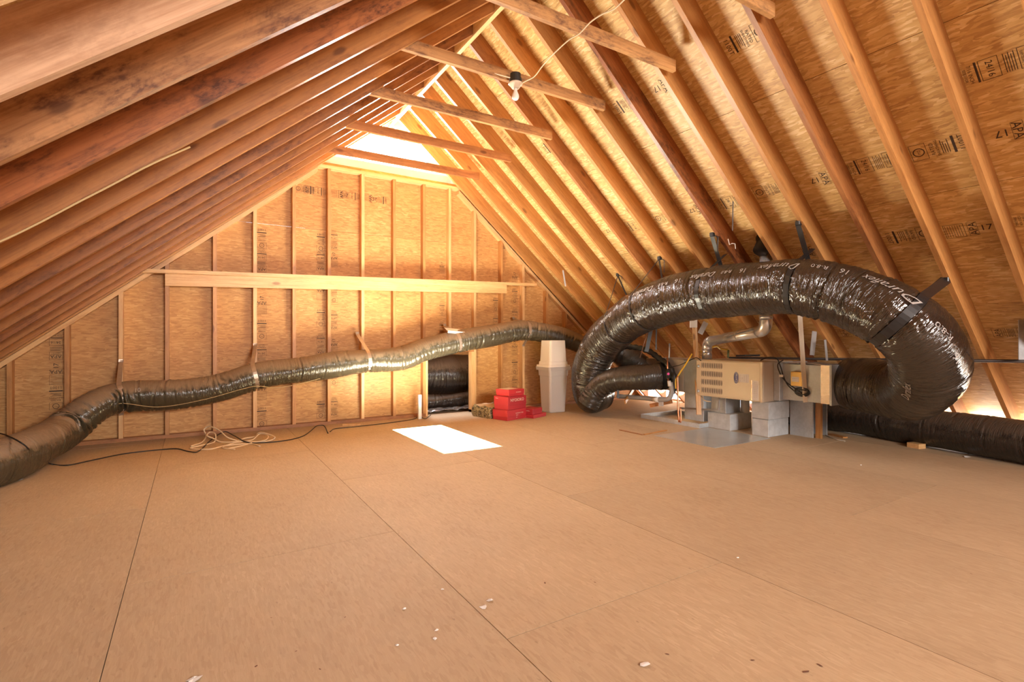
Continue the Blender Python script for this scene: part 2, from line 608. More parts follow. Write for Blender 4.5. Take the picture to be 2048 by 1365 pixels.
FILM = make_film('black_duct_film', (0.018, 0.013, 0.010), 0.10, (0.10, 0.07, 0.05), 0.16, 1.25)
FILM.node_tree.nodes['Principled BSDF'].inputs['IOR'].default_value = 1.75
FILMD = make_film('dark_duct_film', (0.022, 0.017, 0.015), 0.17, (0.17, 0.12, 0.085), 0.42, 0.8)
FILMT = make_film('dusty_duct_film', (0.060, 0.048, 0.028), 0.16, (0.25, 0.170, 0.105), 0.92, 0.8)
FILMB = make_film('brown_duct_film', (0.032, 0.025, 0.019), 0.22, (0.16, 0.11, 0.075), 0.45, 0.9)

# camouflage bag
CAMO, nt, b = mat('camouflage_print')
v, _ = objcoord(nt)
n1 = noise(nt, v, 26, 3, 0.6, 1.0)
n2 = noise(nt, v, 48, 2, 0.6, 0.6)
c = ramp(nt, n1, [(0.40, (0.05, 0.035, 0.02)), (0.47, (0.20, 0.15, 0.06)), (0.55, (0.34, 0.25, 0.12)), (0.62, (0.10, 0.09, 0.03))], 'CONSTANT')
k = ramp(nt, n2, [(0.56, (0, 0, 0)), (0.60, (1, 1, 1))])
nt.links.new(mixc(nt, math_(nt, 'MULTIPLY', k, 0.7), c, (0.55, 0.46, 0.30)), b.inputs['Base Color'])
b.inputs['Roughness'].default_value = 0.4

# translucent plastic
PLAS, nt, b = mat('frosted_plastic')
b.inputs['Base Color'].default_value = (0.93, 0.85, 0.76, 1)
b.inputs['Roughness'].default_value = 0.42
b.inputs['Transmission Weight'].default_value = 0.22
b.inputs['IOR'].default_value = 1.2
b.inputs['Subsurface Weight'].default_value = 0.0
PLAS2, nt, b = mat('frosted_plastic_clearer')
b.inputs['Base Color'].default_value = (0.93, 0.88, 0.83, 1)
b.inputs['Roughness'].default_value = 0.28
b.inputs['Transmission Weight'].default_value = 0.62
b.inputs['IOR'].default_value = 1.12

# bright sky-lit window
PANE, nt, b = mat('sunlit_frosted_pane')
b.inputs['Base Color'].default_value = (0.9, 0.9, 0.9, 1)
b.inputs['Emission Color'].default_value = (1.0, 0.97, 0.92, 1)
b.inputs['Emission Strength'].default_value = 16.0
BULB, nt, b = mat('bulb_glass')
b.inputs['Base Color'].default_value = (0.86, 0.78, 0.72, 1)
b.inputs['Roughness'].default_value = 0.25

# ---------------------------------------------------------------- geometry of the roof
# inner (rafter-edge) planes: left z = LA + LB x, right z = RA + RB x
LA, LB = 2.12, 0.82
RA, RB = 5.99, -0.86
XR = (RA - LA) / (LB - RB)
ZR = LA + LB * XR
DEP = 0.184
nL = Vector((-LB, 0, 1)).normalized()
nR = Vector((-RB, 0, 1)).normalized()
WY = 6.70          # face of the studs of the far wall
random.seed(5)

floor = thing('floor', None, None, (0, 0, 0), kind='structure')
ceiling = thing('ceiling', None, None, (XR, 2, ZR), kind='structure')
wall_back = thing('wall_back', None, None, (2.3, WY, 0), kind='structure')

# ---------------- floor panels
HX0, HX1, HY0, HY1 = 1.985, 2.635, 4.43, 5.93
DX0, DX1, DZ1 = 2.765, 3.445, 0.88


def subtract(r, h):
    x0, x1, y0, y1 = r
    a0, a1, b0, b1 = h
    if a1 <= x0 or a0 >= x1 or b1 <= y0 or b0 >= y1:
        return [r]
    out = []
    if y0 < b0: out.append((x0, x1, y0, b0))
    if b1 < y1: out.append((x0, x1, b1, y1))
    yy0, yy1 = max(y0, b0), min(y1, b1)
    if x0 < a0: out.append((x0, a0, yy0, yy1))
    if a1 < x1: out.append((a1, x1, yy0, yy1))
    return out


colx = [-0.255 - 2.43, -0.255 - 1.215, -0.25, 0.965, 2.18, 3.42, 4.66, 5.9, 7.14]
colx[0] = -2.7
for ci in range(len(colx) - 1):
    x0, x1 = colx[ci], colx[ci + 1]
    odd = ci % 2
    yj = [(-4.5 if odd == 0 else -3.28) + 2.44 * k for k in range(7)]
    yj = [y + (2.82 - 2.82) for y in yj]
    off = 2.82 if odd == 0 else 1.60
    ys = sorted([off + 2.44 * k for k in range(-4, 4)])
    ys = [y for y in ys if -4.5 < y < 9.6]
    ys = [-4.6] + ys + [9.6]
    for a, bb in zip(ys[:-1], ys[1:]):
        if bb - a < 0.02: continue
        g = 0.0015
        mbx = MB()
        g2 = 0.0024
        for (p0, p1, q0, q1) in subtract((x0 + g, x1 - g, a + g2, bb - g2), (HX0, HX1, HY0, HY1)):
            mbx.box(p0, p1, q0, q1, -0.02 + random.uniform(-.0004, .0002), 0.0)
        obj('floor_panel', mbx, OSB_F, floor, base=((x0 + x1) / 2, (a + bb) / 2, 0))
mb = MB()
for (p0, p1, q0, q1) in subtract((-2.7, 7.14, -4.6, 9.6), (HX0 - .02, HX1 + .02, HY0 - .02, HY1 + .02)):
    mb.box(p0, p1, q0, q1, -0.30, -0.022)
obj('subfloor', mb, plain('subfloor_dark', (0.10, 0.05, 0.03), 0.9), floor)


# ---------------- roof framing
def slope_matrix(side, y):
    """local X runs down the slope, local Z outward normal, origin at the ridge on the inner plane"""
    if side == 'L':
        d = Vector((-1, 0, -LB)).normalized(); n = nL
    else:
        d = Vector((1, 0, RB)).normalized(); n = nR
    yv = n.cross(d)
    M = Matrix(((d.x, yv.x, n.x, XR), (d.y, yv.y, n.y, y), (d.z, yv.z, n.z, ZR), (0, 0, 0, 1)))
    return M


def rafter(side, y0, y1, mt, x_end, dep=DEP, extra=0.0):
    m = MB()
    if side == 'L':
        f = lambda x: LA + LB * x - extra; vo = dep / nL.z; x0 = XR - 0.022
    else:
        f = lambda x: RA + RB * x - extra; vo = dep / nR.z; x0 = XR + 0.022
    P = [(x0, f(x0)), (x_end, f(x_end)), (x_end, f(x_end) + vo), (x0, f(x0) + vo)]
    vv = [(p[0], y0, p[1]) for p in P] + [(p[0], y1, p[1]) for p in P]
    m.add(vv, [(0, 1, 2, 3), (7, 6, 5, 4), (0, 4, 5, 1), (1, 5, 6, 2), (2, 6, 7, 3), (3, 7, 4, 0)])
    return obj('rafter', m, mt, ceiling, M=slope_matrix(side, (y0 + y1) / 2))


XL_END = -2.64
XR_END = 6.98
lm = {-2: W_LIGHT, -1: W_LIGHT, 0: W_PINK, 1: W_BROWN, 2: W_STAIN, 3: W_LEFT, 4: W_LEFT, 5: W_LEFT, 6: W_LEFTR, 7: W_LEFTR, 8: W_LEFT, 9: W_LEFTR, 10: W_LEFT, 11: W_LEFT}
YLr = {}
for k in range(-16, 13):
    yf = 1.98 + 0.411 * k if k < 12 else 6.68
    YLr[k] = yf
    rafter('L', yf - 0.038, yf, lm.get(k, W_ORANGE), XL_END)
rm = {-2: W_ORANGE, -1: W_RED, 0: W_ORANGE, 1: W_ORANGE, 2: W_RED, 3: W_ORANGE, 4: W_STAIN, 5: W_ORANGE, 6: W_RED, 7: W_ORANGE, 8: W_RED, 9: W_ORANGE, 10: W_ORANGE, 11: W_ORANGE}
YRr = {}
for k in range(-15, 14):
    yf = 1.31 + 0.411 * k + (0.02 if k > 8 else 0)
    YRr[k] = yf
    rafter('R', yf - 0.038, yf, [W_ORANGE, W_ORANGE, W_RED, W_ORANGE, W_ORANGE, W_RED, W_ORANGE, W_ORANGE, W_RED, W_ORANGE, W_ORANGE, W_ORANGE, W_ORANGE][k % 13] if k != 5 else W_STAIN, XR_END)
# rafters beyond the wall, round the window recess
rafter('L', 6.86, 6.90, CREAM, 0.2)
rafter('R', 6.86, 6.90, CREAM, 4.6)
mb = MB().box(XR - 0.02, XR + 0.02, -4.5, 7.1, ZR - 0.035, ZR + 0.22)
obj('ridge_board', mb, W_LIGHT, ceiling, M=Matrix.Translation((XR, 2, ZR)) @ Matrix.Rotation(math.pi / 2, 4, 'Z'))

# sheathing panels
TH = 0.012
panels_R = []


def sheath(side, s0, s1, y0, y1):
    M = slope_matrix(side, (y0 + y1) / 2) @ Matrix.Translation(((s0 + s1) / 2, 0, DEP))
    m = MB()
    g = 0.0018
    m.box(-(s1 - s0) / 2 + g, (s1 - s0) / 2 - g, -(y1 - y0) / 2 + g, (y1 - y0) / 2 - g, 0, TH)
    me = m.mesh('sheathing_panel', OSB_R)
    o = place(bpy.data.objects.new('sheathing_panel', me), M, ceiling)
    o['s'] = 0
    return o


for side in 'LR':
    rows = [-0.0, 0.60, 1.82, 3.04, 4.26, 5.48, 6.2]
    for ri in range(len(rows) - 1):
        s0, s1 = rows[ri], rows[ri + 1]
        if ri == 0: s0 = 0.02
        lim = (XR - XL_END) / (0.773) if side == 'L' else (XR_END - XR - 0.06) / 0.758
        if s0 > lim: continue
        s1 = min(s1, lim)
        off = 1.29 if ri % 2 == 0 else 2.51
        ys = [y for y in [off + 2.44 * k for k in range(-5, 5)] if -4.3 < y < 6.9]
        ys = [-4.5] + ys + [7.1]
        for a, bb in zip(ys[:-1], ys[1:]):
            sheath(side, s0, s1, a, bb)
mb = MB()
ZO = DEP + TH + 0.004
for side, xe in (('L', XL_END), ('R', XR_END - 0.12)):
    n = nL if side == 'L' else nR
    f = (lambda x: LA + LB * x) if side == 'L' else (lambda x: RA + RB * x)
    v0 = Vector((XR, 0, ZR + 0.0)) + Vector((0, 0, ZO / n.z)); v1 = Vector((xe, 0, f(xe))) + Vector((0, 0, ZO / n.z))
    P = [v0, v1, v1 + Vector((0, 0, 0.03)), v0 + Vector((0, 0, 0.03))]
    vv = [(p.x, -4.6, p.z) for p in P] + [(p.x, 9.6, p.z) for p in P]
    mb.add(vv, [(0, 1, 2, 3), (7, 6, 5, 4), (0, 4, 5, 1), (1, 5, 6, 2), (2, 6, 7, 3), (3, 7, 4, 0)])
obj('roofing', mb, plain('roof_felt', (0.05, 0.045, 0.04), 0.9), ceiling)


# ---------------- printed stamps on the boards
def stamp_mesh(kind):
    """strip of printed grade marks, local X along the strip, local Y up the letters' side, z=0"""
    m = MB()

    def rect(x0, x1, y0, y1):
        m.add([(x0, y0, 0), (x1, y0, 0), (x1, y1, 0), (x0, y1, 0)], [(0, 1, 2, 3)])

    def frame(x0, x1, y0, y1, w=0.002):
        rect(x0, x1, y0, y0 + w); rect(x0, x1, y1 - w, y1); rect(x0, x0 + w, y0 + w, y1 - w); rect(x1 - w, x1, y0 + w, y1 - w)

    def txt(t, size, cx, cy, rot90=True, bold=0):
        vv, ff = text2d(t, size)
        w = max(v[0] for v in vv)
        hgt = size * 0.7
        out = []
        for x, y in vv:
            x -= w / 2; y -= hgt / 2
            out.append((cx - y, cy + x, 0) if rot90 else (cx + x, cy + y, 0))
        m.add(out, ff)

    if kind == 0:
        frame(0, 0.075, 0, 0.10)
        txt('APA', 0.046, 0.030, 0.05)
        rect(0.050, 0.053, 0.012, 0.088)
        txt('EXPOSURE 1', 0.012, 0.063, 0.05)
        for i in range(5):
            rect(0.085 + i * 0.008, 0.0875 + i * 0.008, 0.005 + 0.01 * (i % 2), 0.095)
        frame(0.135, 0.20, 0, 0.10)
        txt('24/16', 0.034, 0.165, 0.05)
        rect(0.206, 0.214, 0.0, 0.10)
        txt('7/16 INCH', 0.020, 0.232, 0.05)
        txt('SIZED FOR', 0.014, 0.250, 0.05)
        txt('SPACING', 0.014, 0.266, 0.05)
    elif kind == 1:
        frame(0, 0.07, 0, 0.10)
        vv = [(0.035 + 0.026 * math.cos(a), 0.05 + 0.026 * math.sin(a), 0) for a in [i * math.pi / 8 for i in range(16)]]
        v2 = [(0.035 + 0.021 * math.cos(a), 0.05 + 0.021 * math.sin(a), 0) for a in [i * math.pi / 8 for i in range(16)]]
        m.add(vv + v2, [(i, (i + 1) % 16, 16 + (i + 1) % 16, 16 + i) for i in range(16)])
        txt('PS2', 0.018, 0.036, 0.05)
        txt('RATED', 0.024, 0.092, 0.05)
        txt('SHEATHING', 0.018, 0.114, 0.05)
        for i in range(4):
            rect(0.13 + i * 0.009, 0.133 + i * 0.009, 0.01, 0.09 - 0.012 * (i % 3))
        rect(0.175, 0.186, 0.0, 0.10)
        txt('1100T', 0.036, 0.212, 0.05)
    elif kind == 2:
        frame(0, 0.09, 0, 0.10)
        for i in range(7):
            rect(0.008 + i * 0.011, 0.010 + i * 0.011, 0.008, 0.092)
        txt('APA', 0.05, 0.125, 0.05)
        frame(0.104, 0.146, 0.002, 0.098, 0.0015)
        txt('17', 0.055, 0.18, 0.05, False)
    else:
        txt('THIS SIDE DOWN', 0.030, 0.0, 0.05, False)
        rect(-0.11, 0.11, 0.02, 0.024)
    me = m.mesh('stamp', INK)
    return me


STM = [stamp_mesh(i) for i in range(4)]


def find_panel(p, pref):
    return None


CH = [o for o in bpy.data.objects if o.parent == ceiling and o.name.startswith('sheathing_panel')]


def panel_of(side, s, y, ):
    M = slope_matrix(side, 0)
    w = M @ Vector((s, 0, DEP)) + Vector((0, y, 0))
    best, bd = None, 9
    for o in CH:
        l = WM[o.name].inverted() @ w
        dx = max(0, abs(l.x) - 0.61); dy = max(0, abs(l.y) - 1.3)
        d = dx + dy + abs(l.z) * 5
        if d < bd: best, bd = o, d
    return best


def roof_stamp(side, s, y, kind, sc_=1.0, flip=False):
    base = slope_matrix(side, y)
    a = Matrix.Translation((s, 0, DEP - 0.0012))
    # strip along Y : local X->Y, local Y-> up-slope
    R = Matrix(((0, 1, 0, 0), (1, 0, 0, 0), (0, 0, -1, 0), (0, 0, 0, 1)))
    if flip: R = R @ Matrix.Rotation(math.pi, 4, 'Z')
    M = base @ a @ R @ Matrix.Scale(sc_, 4) @ Matrix.Translation((-0.13, -0.05, 0))
    o = bpy.data.objects.new('stamp', STM[kind])
    place(o, M, panel_of(side, s, y))


for i, (s, row) in enumerate(((1.35, 0), (2.66, 1), (3.42, 2), (4.62, 3))):
    for k in range(-1, 9):
        if s < 1.5 and k < 2 : continue
        if s > 3.3 and k > 4: continue
        if s > 4.5 and k > 3: continue
        yb = YRr[k] + 0.185
        if random.random() < 0.12: continue
        roof_stamp('R', s + random.uniform(-.015, .015), yb + random.uniform(-0.03, .03), (k * 2 + row) % 3, 1.38 if row < 3 else 1.2, (k % 3 == 0))
roof_stamp('R', 2.2, 1.09, 0, 1.4)
roof_stamp('R', 2.2, 0.70, 1, 1.1)

# ---------------- collar ties
tie_y = [0.355 + 0.822 * k for k in range(-1, 8)]
tie_y = [1.985, 2.805, 3.630, 4.46, 5.29, 6.10, 1.165, 0.345, -0.475]
for i, y in enumerate(tie_y):
    zt = 3.20
    xl = (zt - LA) / LB - 0.16
    xr = 3.26
    M = Matrix.Translation(((xl + xr) / 2, y + 0.019, zt))
    m = MB()
    zb, zt2 = zt, zt + 0.089
    P = [(xl, zb), (xr, zb), (xr, zt2), (xl + 0.10, zt2)]
    vv = [(p[0], y + 0.002, p[1]) for p in P] + [(p[0], y + 0.037, p[1]) for p in P]
    m.add(vv, [(0, 1, 2, 3), (7, 6, 5, 4), (0, 4, 5, 1), (1, 5, 6, 2), (2, 6, 7, 3), (3, 7, 4, 0)])
    obj('collar_tie', m, W_TIE if i not in (4, 5) else W_RED, ceiling, M=M)

# ---------------- far wall
studx = [-2.34, -1.92, -1.50, -1.08, -0.650, -0.250, 0.197, 0.603, 1.029, 1.438, 1.857, 2.278, 2.700, 3.088, 3.488, 3.944, 4.330, 4.776, 5.156, 5.57, 5.98]
TP = 3.20


def under(x):
    return min(LA + LB * x, RA + RB * x)


SLT = 0.042
for i, x in enumerate(studx):
    x0, x1 = x - 0.002, x + 0.036
    ztop = min(under(x0), under(x1)) - SLT / 0.77
    if ztop > TP: ztop = TP - 0.0
    z0 = 0.038
    if ztop < 0.15: continue
    m = MB()
    slope = LB if x < XR else RB
    zt0 = min(TP, under(x0) - SLT / 0.77); zt1 = min(TP, under(x1) - SLT / 0.77)
    vv = [(x0, WY, z0), (x1, WY, z0), (x1, WY + 0.089, z0), (x0, WY + 0.089, z0), (x0, WY, zt0), (x1, WY, zt1), (x1, WY + 0.089, zt1), (x0, WY + 0.089, zt0)]
    if x == 3.088:
        vv = [(a, bb, max(c, DZ1 + 0.04)) if k < 4 else (a, bb, c) for k, (a, bb, c) in enumerate(vv)]
    m.add(vv, [(0, 3, 2, 1), (4, 5, 6, 7), (0, 1, 5, 4), (1, 2, 6, 5), (2, 3, 7, 6), (3, 0, 4, 7)])
    M = Matrix.Translation((x, WY, z0)) @ Matrix.Rotation(-math.pi / 2, 4, 'Y')
    obj('stud', m, [W_ORANGE, W_LIGHT, W_ORANGE][i % 3] if x != 3.488 else W_LIGHT, wall_back, M=M)
# plates
for (a, bb) in ((-2.64, DX0), (DX1, 6.9)):
    m = MB().box(a, bb, WY, WY + 0.089, 0, 0.038)
    obj('bottom_plate', m, W_RED, wall_back)
m = MB().box((TP - LA) / LB - 0.02, (RA - TP) / -RB + 0.02, WY - 0.005, WY + 0.10, TP, TP + 0.038)
obj('top_plate', m, W_LIGHT, wall_back)
for side in 'LR':
    xa = (TP - LA) / LB if side == 'L' else (RA - TP) / -RB
    xb = XL_END if side == 'L' else 6.9
    f = (lambda x: LA + LB * x) if side == 'L' else (lambda x: RA + RB * x)
    vo = SLT / 0.77
    P = [(xa, f(xa)), (xb, f(xb)), (xb, f(xb) - vo), (xa, f(xa) - vo)]
    vv = [(p[0], WY - 0.002, p[1]) for p in P] + [(p[0], WY + 0.089, p[1]) for p in P]
    m = MB().add(vv, [(0, 1, 2, 3), (7, 6, 5, 4), (0, 4, 5, 1), (1, 5, 6, 2), (2, 6, 7, 3), (3, 7, 4, 0)])
    obj('raking_plate', m, W_LIGHT, wall_back, M=slope_matrix(side, WY))
# end rafters against the wall top
# sheathing of the wall: 4 ft columns, joint at z = 2.44
wx = [-2.65, -1.855, -0.635, 0.618, 1.873, 3.104, 4.346, 5.59, 6.9]
WS = []
for a, bb in zip(wx[:-1], wx[1:]):
    for z0, z1 in ((0.0, 2.44), (2.44, 3.30)):
        # clip polygon by the roof
        n = 14
        top = []
        g = 0.0015
        A, B = a + g, bb - g
        xs = sorted(set([A, B] + [x for x in (XR, (z1 - LA - 0.235) / LB, (RA + 0.235 - z1) / -RB, (z0 + .004 - LA - 0.235) / LB, (RA + 0.235 - z0 - .004) / -RB) if A < x < B]))
        pts = [(x, min(z1 - g, under(x) + 0.235)) for x in xs]
        pts = [(x, z) for x, z in pts if z >= z0 + 0.003]
        if len(pts) < 2: continue
        def quadstrip(pp, zb, m):
            for (xa_, za_), (xb_, zb_) in zip(pp[:-1], pp[1:]):
                vv = [(xa_, WY + 0.0892, zb), (xb_, WY + 0.0892, zb), (xb_, WY + 0.0892, zb_), (xa_, WY + 0.0892, za_)]
                v2 = [(x, y + 0.012, z) for x, y, z in vv]
                m.add(vv + v2, [(0, 1, 2, 3), (7, 6, 5, 4), (0, 4, 5, 1), (1, 5, 6, 2), (2, 6, 7, 3), (3, 7, 4, 0)])
        m = MB()
        if z0 == 0 and a < DX1 and bb > DX0:
            # cut the access doorway
            segs = sorted(set([p[0] for p in pts] + [x for x in (DX0, DX1) if A < x < B]))
            def topz(x): return min(z1 - g, under(x) + 0.235)
            for p, q in zip(segs[:-1], segs[1:]):
                mid = (p + q) / 2
                zb = DZ1 if DX0 < mid < DX1 else 0.0
                quadstrip([(p, topz(p)), (q, topz(q))], zb, m)
        else:
            quadstrip(pts, z0 + g, m)
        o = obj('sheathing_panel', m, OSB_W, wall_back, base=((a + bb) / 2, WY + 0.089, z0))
        WS.append((a, bb, z0, z1, o))
# header and jamb trims of the doorway
obj('door_header', MB().box(DX0 - 0.03, DX1 + 0.04, WY - 0.004, WY + 0.085, DZ1, DZ1 + 0.06), W_RED, wall_back)
obj('door_jamb', MB().box(DX0 - 0.028, DX0, WY - 0.01, WY + 0.10, 0.0, DZ1), W_LIGHT, wall_back, M=Matrix.Translation((DX0, WY, 0)) @ Matrix.Rotation(-math.pi / 2, 4, 'Y'))
obj('door_jamb', MB().box(DX1, DX1 + 0.05, WY - 0.01, WY + 0.10, 0.0, DZ1), W_LIGHT, wall_back, M=Matrix.Translation((DX1, WY, 0)) @ Matrix.Rotation(-math.pi / 2, 4, 'Y'))


def wall_stamp(x, z, kind, vertical=True, sc_=1.0):
    R = Matrix(((1, 0, 0, 0), (0, 0, -1, 0), (0, 1, 0, 0), (0, 0, 0, 1)))   # x->x, y->z, facing -Y
    M = Matrix.Translation((x, WY + 0.0878, z)) @ R
    if vertical: M = M @ Matrix.Rotation(math.pi / 2, 4, 'Z')
    M = M @ Matrix.Scale(sc_, 4) @ Matrix.Translation((-0.13, -0.05, 0))
    par = None
    for (a, bb, z0, z1, o) in WS:
        if a <= x <= bb and z0 <= z <= z1: par = o
    if par is None: return
    place(bpy.data.objects.new('stamp', STM[kind]), M, par)


for xs_, zz, sc_ in ((0.70, (0.16, 0.48, 0.86, 1.2, 1.5, 2.0, 2.28), 0.9), (1.37, (0.2, 0.6, 1.0, 1.35, 1.68, 2.05, 2.3), 0.85), (1.53, (0.2, 0.6, 1.0, 1.3, 1.65, 2.1, 2.32), 0.8), (-1.16, (0.5, 0.75, 1.0), 0.9), (3.02, (1.2, 1.5, 2.1), 0.7), (3.90, (1.3, 1.6), 0.8), (4.24, (0.35, 0.65, 0.95, 1.4, 1.75, 2.02), 0.9)):
    for j, z in enumerate(zz):
        wall_stamp(xs_, z, (j + int(xs_ * 10)) % 3, True, sc_ * 1.15)
for x, k in ((1.20, 1), (1.63, 2), (1.30, 0), (1.72, 0), (2.12, 1), (2.0, 2)):
    wall_stamp(x, 2.92 - 0.0 * x, k, False, 1.0)

# horizontal brace nailed across the studs (slightly out of level)
br = thing('wall_brace', 'long horizontal wooden brace nailed across the studs of the far wall', 'board', (2.0, WY, 1.8))
def zb_(x): return 1.805 + (x + 0.47) * 0.0235
m = MB()
x0, x1 = -0.50, 4.53
y0, y1 = WY - 0.094, WY - 0.004
vv = [(x0, y0, zb_(x0) - .038), (x1, y0, zb_(x1) - .038), (x1, y1, zb_(x1) - .038), (x0, y1, zb_(x0) - .038), (x0, y0, zb_(x0)), (x1, y0, zb_(x1)), (x1, y1, zb_(x1)), (x0, y1, zb_(x0))]
FB = [(0, 3, 2, 1), (4, 5, 6, 7), (0, 1, 5, 4), (1, 2, 6, 5), (2, 3, 7, 6), (3, 0, 4, 7)]
m.add(vv, FB)
obj('flat_board', m, W_LIGHT, br)
x0, x1 = -0.25, 4.02
y0, y1 = WY - 0.04, WY - 0.003
m = MB()
vv = [(x0, y0, zb_(x0) - .168), (x1, y0, zb_(x1) - .158), (x1, y1, zb_(x1) - .158), (x0, y1, zb_(x0) - .168), (x0, y0, zb_(x0) - .0385), (x1, y0, zb_(x1) - .0385), (x1, y1, zb_(x1) - .0385), (x0, y1, zb_(x0) - .0385)]
m.add(vv, FB)
obj('upright_board', m, W_LIGHT, br)

# ---------------- gable window over the wall
win = thing('window_1', None, None, (2.3, 7.0, 3.24), kind='structure')
GY = 6.98
obj('sill_board', MB().box(1.42, 3.16, WY + 0.10, WY + 0.112, TP + 0.038, TP + 0.205, bev=0.002), GREYB, win)
zc = TP + 0.205
# frosted pane (triangle)
xa, xb = (zc - LA) / LB + 0.10, (RA - zc) / -RB - 0.10
m = MB()
top = ZR - 0.10
P = [(xa, zc - .02), (xb, zc - .02), (XR + .02, top - .02), (XR - .02, top - .02)]
vv = [(p[0], GY + 0.05, p[1]) for p in P] + [(p[0], GY + 0.06, p[1]) for p in P]
m.add(vv, [(0, 1, 2, 3), (7, 6, 5, 4), (0, 4, 5, 1), (1, 5, 6, 2), (2, 6, 7, 3), (3, 7, 4, 0)])
obj('window_pane', m, PANE, win)
for side in 'LR':
    xq, xe = (xa - 0.16, XR) if side == 'L' else (xb + 0.16, XR)
    f = (lambda x: LA + LB * x) if side == 'L' else (lambda x: RA + RB * x)
    for j, (inner, w, yy) in enumerate(((0.0, 0.10, GY), (0.0, 0.055, GY - 0.05))):
        P = [(xq, f(xq) + .16), (xe, f(xe) + .16), (xe, f(xe) - w), (xq, f(xq) - w)]
        vv = [(p[0], yy, p[1]) for p in P] + [(p[0], yy + 0.045, p[1]) for p in P]
        m = MB().add(vv, [(0, 1, 2, 3), (7, 6, 5, 4), (0, 4, 5, 1), (1, 5, 6, 2), (2, 6, 7, 3), (3, 7, 4, 0)])
        obj('window_frame', m, CREAM if j else WHITE, win)
m = MB().box(1.2, 3.4, WY + 0.112, GY + 0.05, TP + 0.02, TP + 0.05)
obj('window_ledge', m, WHITE, win)
m = MB().box(1.2, 3.4, GY + 0.06, GY + 0.07, TP + 0.05, ZR + 0.3)
# walls left, right and behind the camera (close the attic)
m = MB().box(-2.72, -2.66, -4.6, 9.6, -0.02, 0.6)
tag(obj('wall_left', m, OSB_W), kind='structure')
m = MB()
m.add([(-2.72, -4.5, 0), (7.1, -4.5, 0), (XR, -4.5, ZR + .3), (-2.72, -4.56, 0), (7.1, -4.56, 0), (XR, -4.56, ZR + .3)], [(0, 2, 1), (3, 4, 5), (0, 1, 4, 3), (1, 2, 5, 4), (2, 0, 3, 5)])
tag(obj('wall_front', m, OSB_W), kind='structure')
# eave: soffit behind the right rafters' tails, open vent gap lets daylight in
m = MB().box(7.06, 7.12, -4.6, 9.6, -0.30, 0.02)
tag(obj('wall_right', m, W_ORANGE), kind='structure')

# ---------------- space beyond the doorway
m = MB().box(1.4, 4.9, 9.3, 9.36, 0, 2.6)
m.box(1.38, 1.42, WY + 0.12, 9.3, 0, 2.6)
m.box(4.9, 4.94, WY + 0.12, 9.3, 0, 2.6)
m.box(1.38, 4.94, WY + 0.12, 9.36, 2.6, 2.66)
tag(obj('wall_side_attic', m, OSB_W), kind='structure')
m = MB()
m.add([(2.6, 7.2, 0.92), (4.0, 7.2, 1.05), (4.0, 8.0, 1.42), (2.6, 8.0, 1.30), (2.6, 7.2, 0.95), (4.0, 7.2, 1.08), (4.0, 8.0, 1.45), (2.6, 8.0, 1.33)], FB)
tag(obj('insulation_board', m, plain('pinkish_board', (0.72, 0.5, 0.42), 0.6, 0, 0.1, 6)), 'pale pinkish board glimpsed through the top of the low doorway', 'board')
m = MB().box(2.78, 2.87, 7.25, 7.29, 0.0, 1.3)
tag(obj('white_post', m, WHITE), 'white post seen at the top left of the low doorway', 'post')

# ---------------- attic hatch and hallway below
hatch = thing('attic_hatch', 'open rectangular ceiling hatch in the floor, bright room light shining up', 'hatch', ((HX0 + HX1) / 2, (HY0 + HY1) / 2, 0))
t = 0.018
HB = -0.34
obj('lining_board', MB().box(HX0, HX0 + t, HY0, HY1, HB, 0.003), YWALL, hatch)
obj('lining_board', MB().box(HX1 - t, HX1, HY0, HY1, HB, 0.003), YWALL, hatch)
obj('lining_board', MB().box(HX0 + t, HX1 - t, HY0, HY0 + t, HB, 0.003), YWALL, hatch)
obj('lining_board', MB().box(HX0 + t, HX1 - t, HY1 - t, HY1, HB, 0.003), YWALL, hatch)
obj('stop_strip', MB().box(HX1 - t - 0.012, HX1 - t, HY0 + t, HY1 - t, -0.15, -0.135), YWALL, hatch)
obj('stop_strip', MB().box(HX0 + t, HX1 - t, HY1 - t - 0.03, HY1 - t, HB, HB + 0.04), YWALL, hatch)
obj('stop_strip', MB().box(HX1 - t - 0.04, HX1 - t, HY0 + t, HY1 - t - 0.03, HB, HB + 0.03), YWALL, hatch)
cyl = MB().lathe([(0.020, 0), (0.022, 0.01), (0.022, 0.07), (0.018, 0.08)], 14, Matrix.Translation((HX1 - t - 0.03, HY1 - t - 0.05, -0.10)))
obj('hinge_bracket', cyl, WHITE, hatch, smooth=True)
m = MB()
m.box(1.0, 1.04, 3.0, 7.2, -2.75, -0.31)
m.box(3.5, 3.54, 3.0, 7.2, -2.75, -0.31)
m.box(1.04, 3.5, 3.0, 3.04, -2.75, -0.31)
m.box(1.04, 3.5, 6.60, 6.64, -2.75, -0.31)
m.box(1.0, 3.54, 3.0, 7.2, -2.79, -2.75)
tag(obj('wall_hallway', m, YWALL), kind='structure')


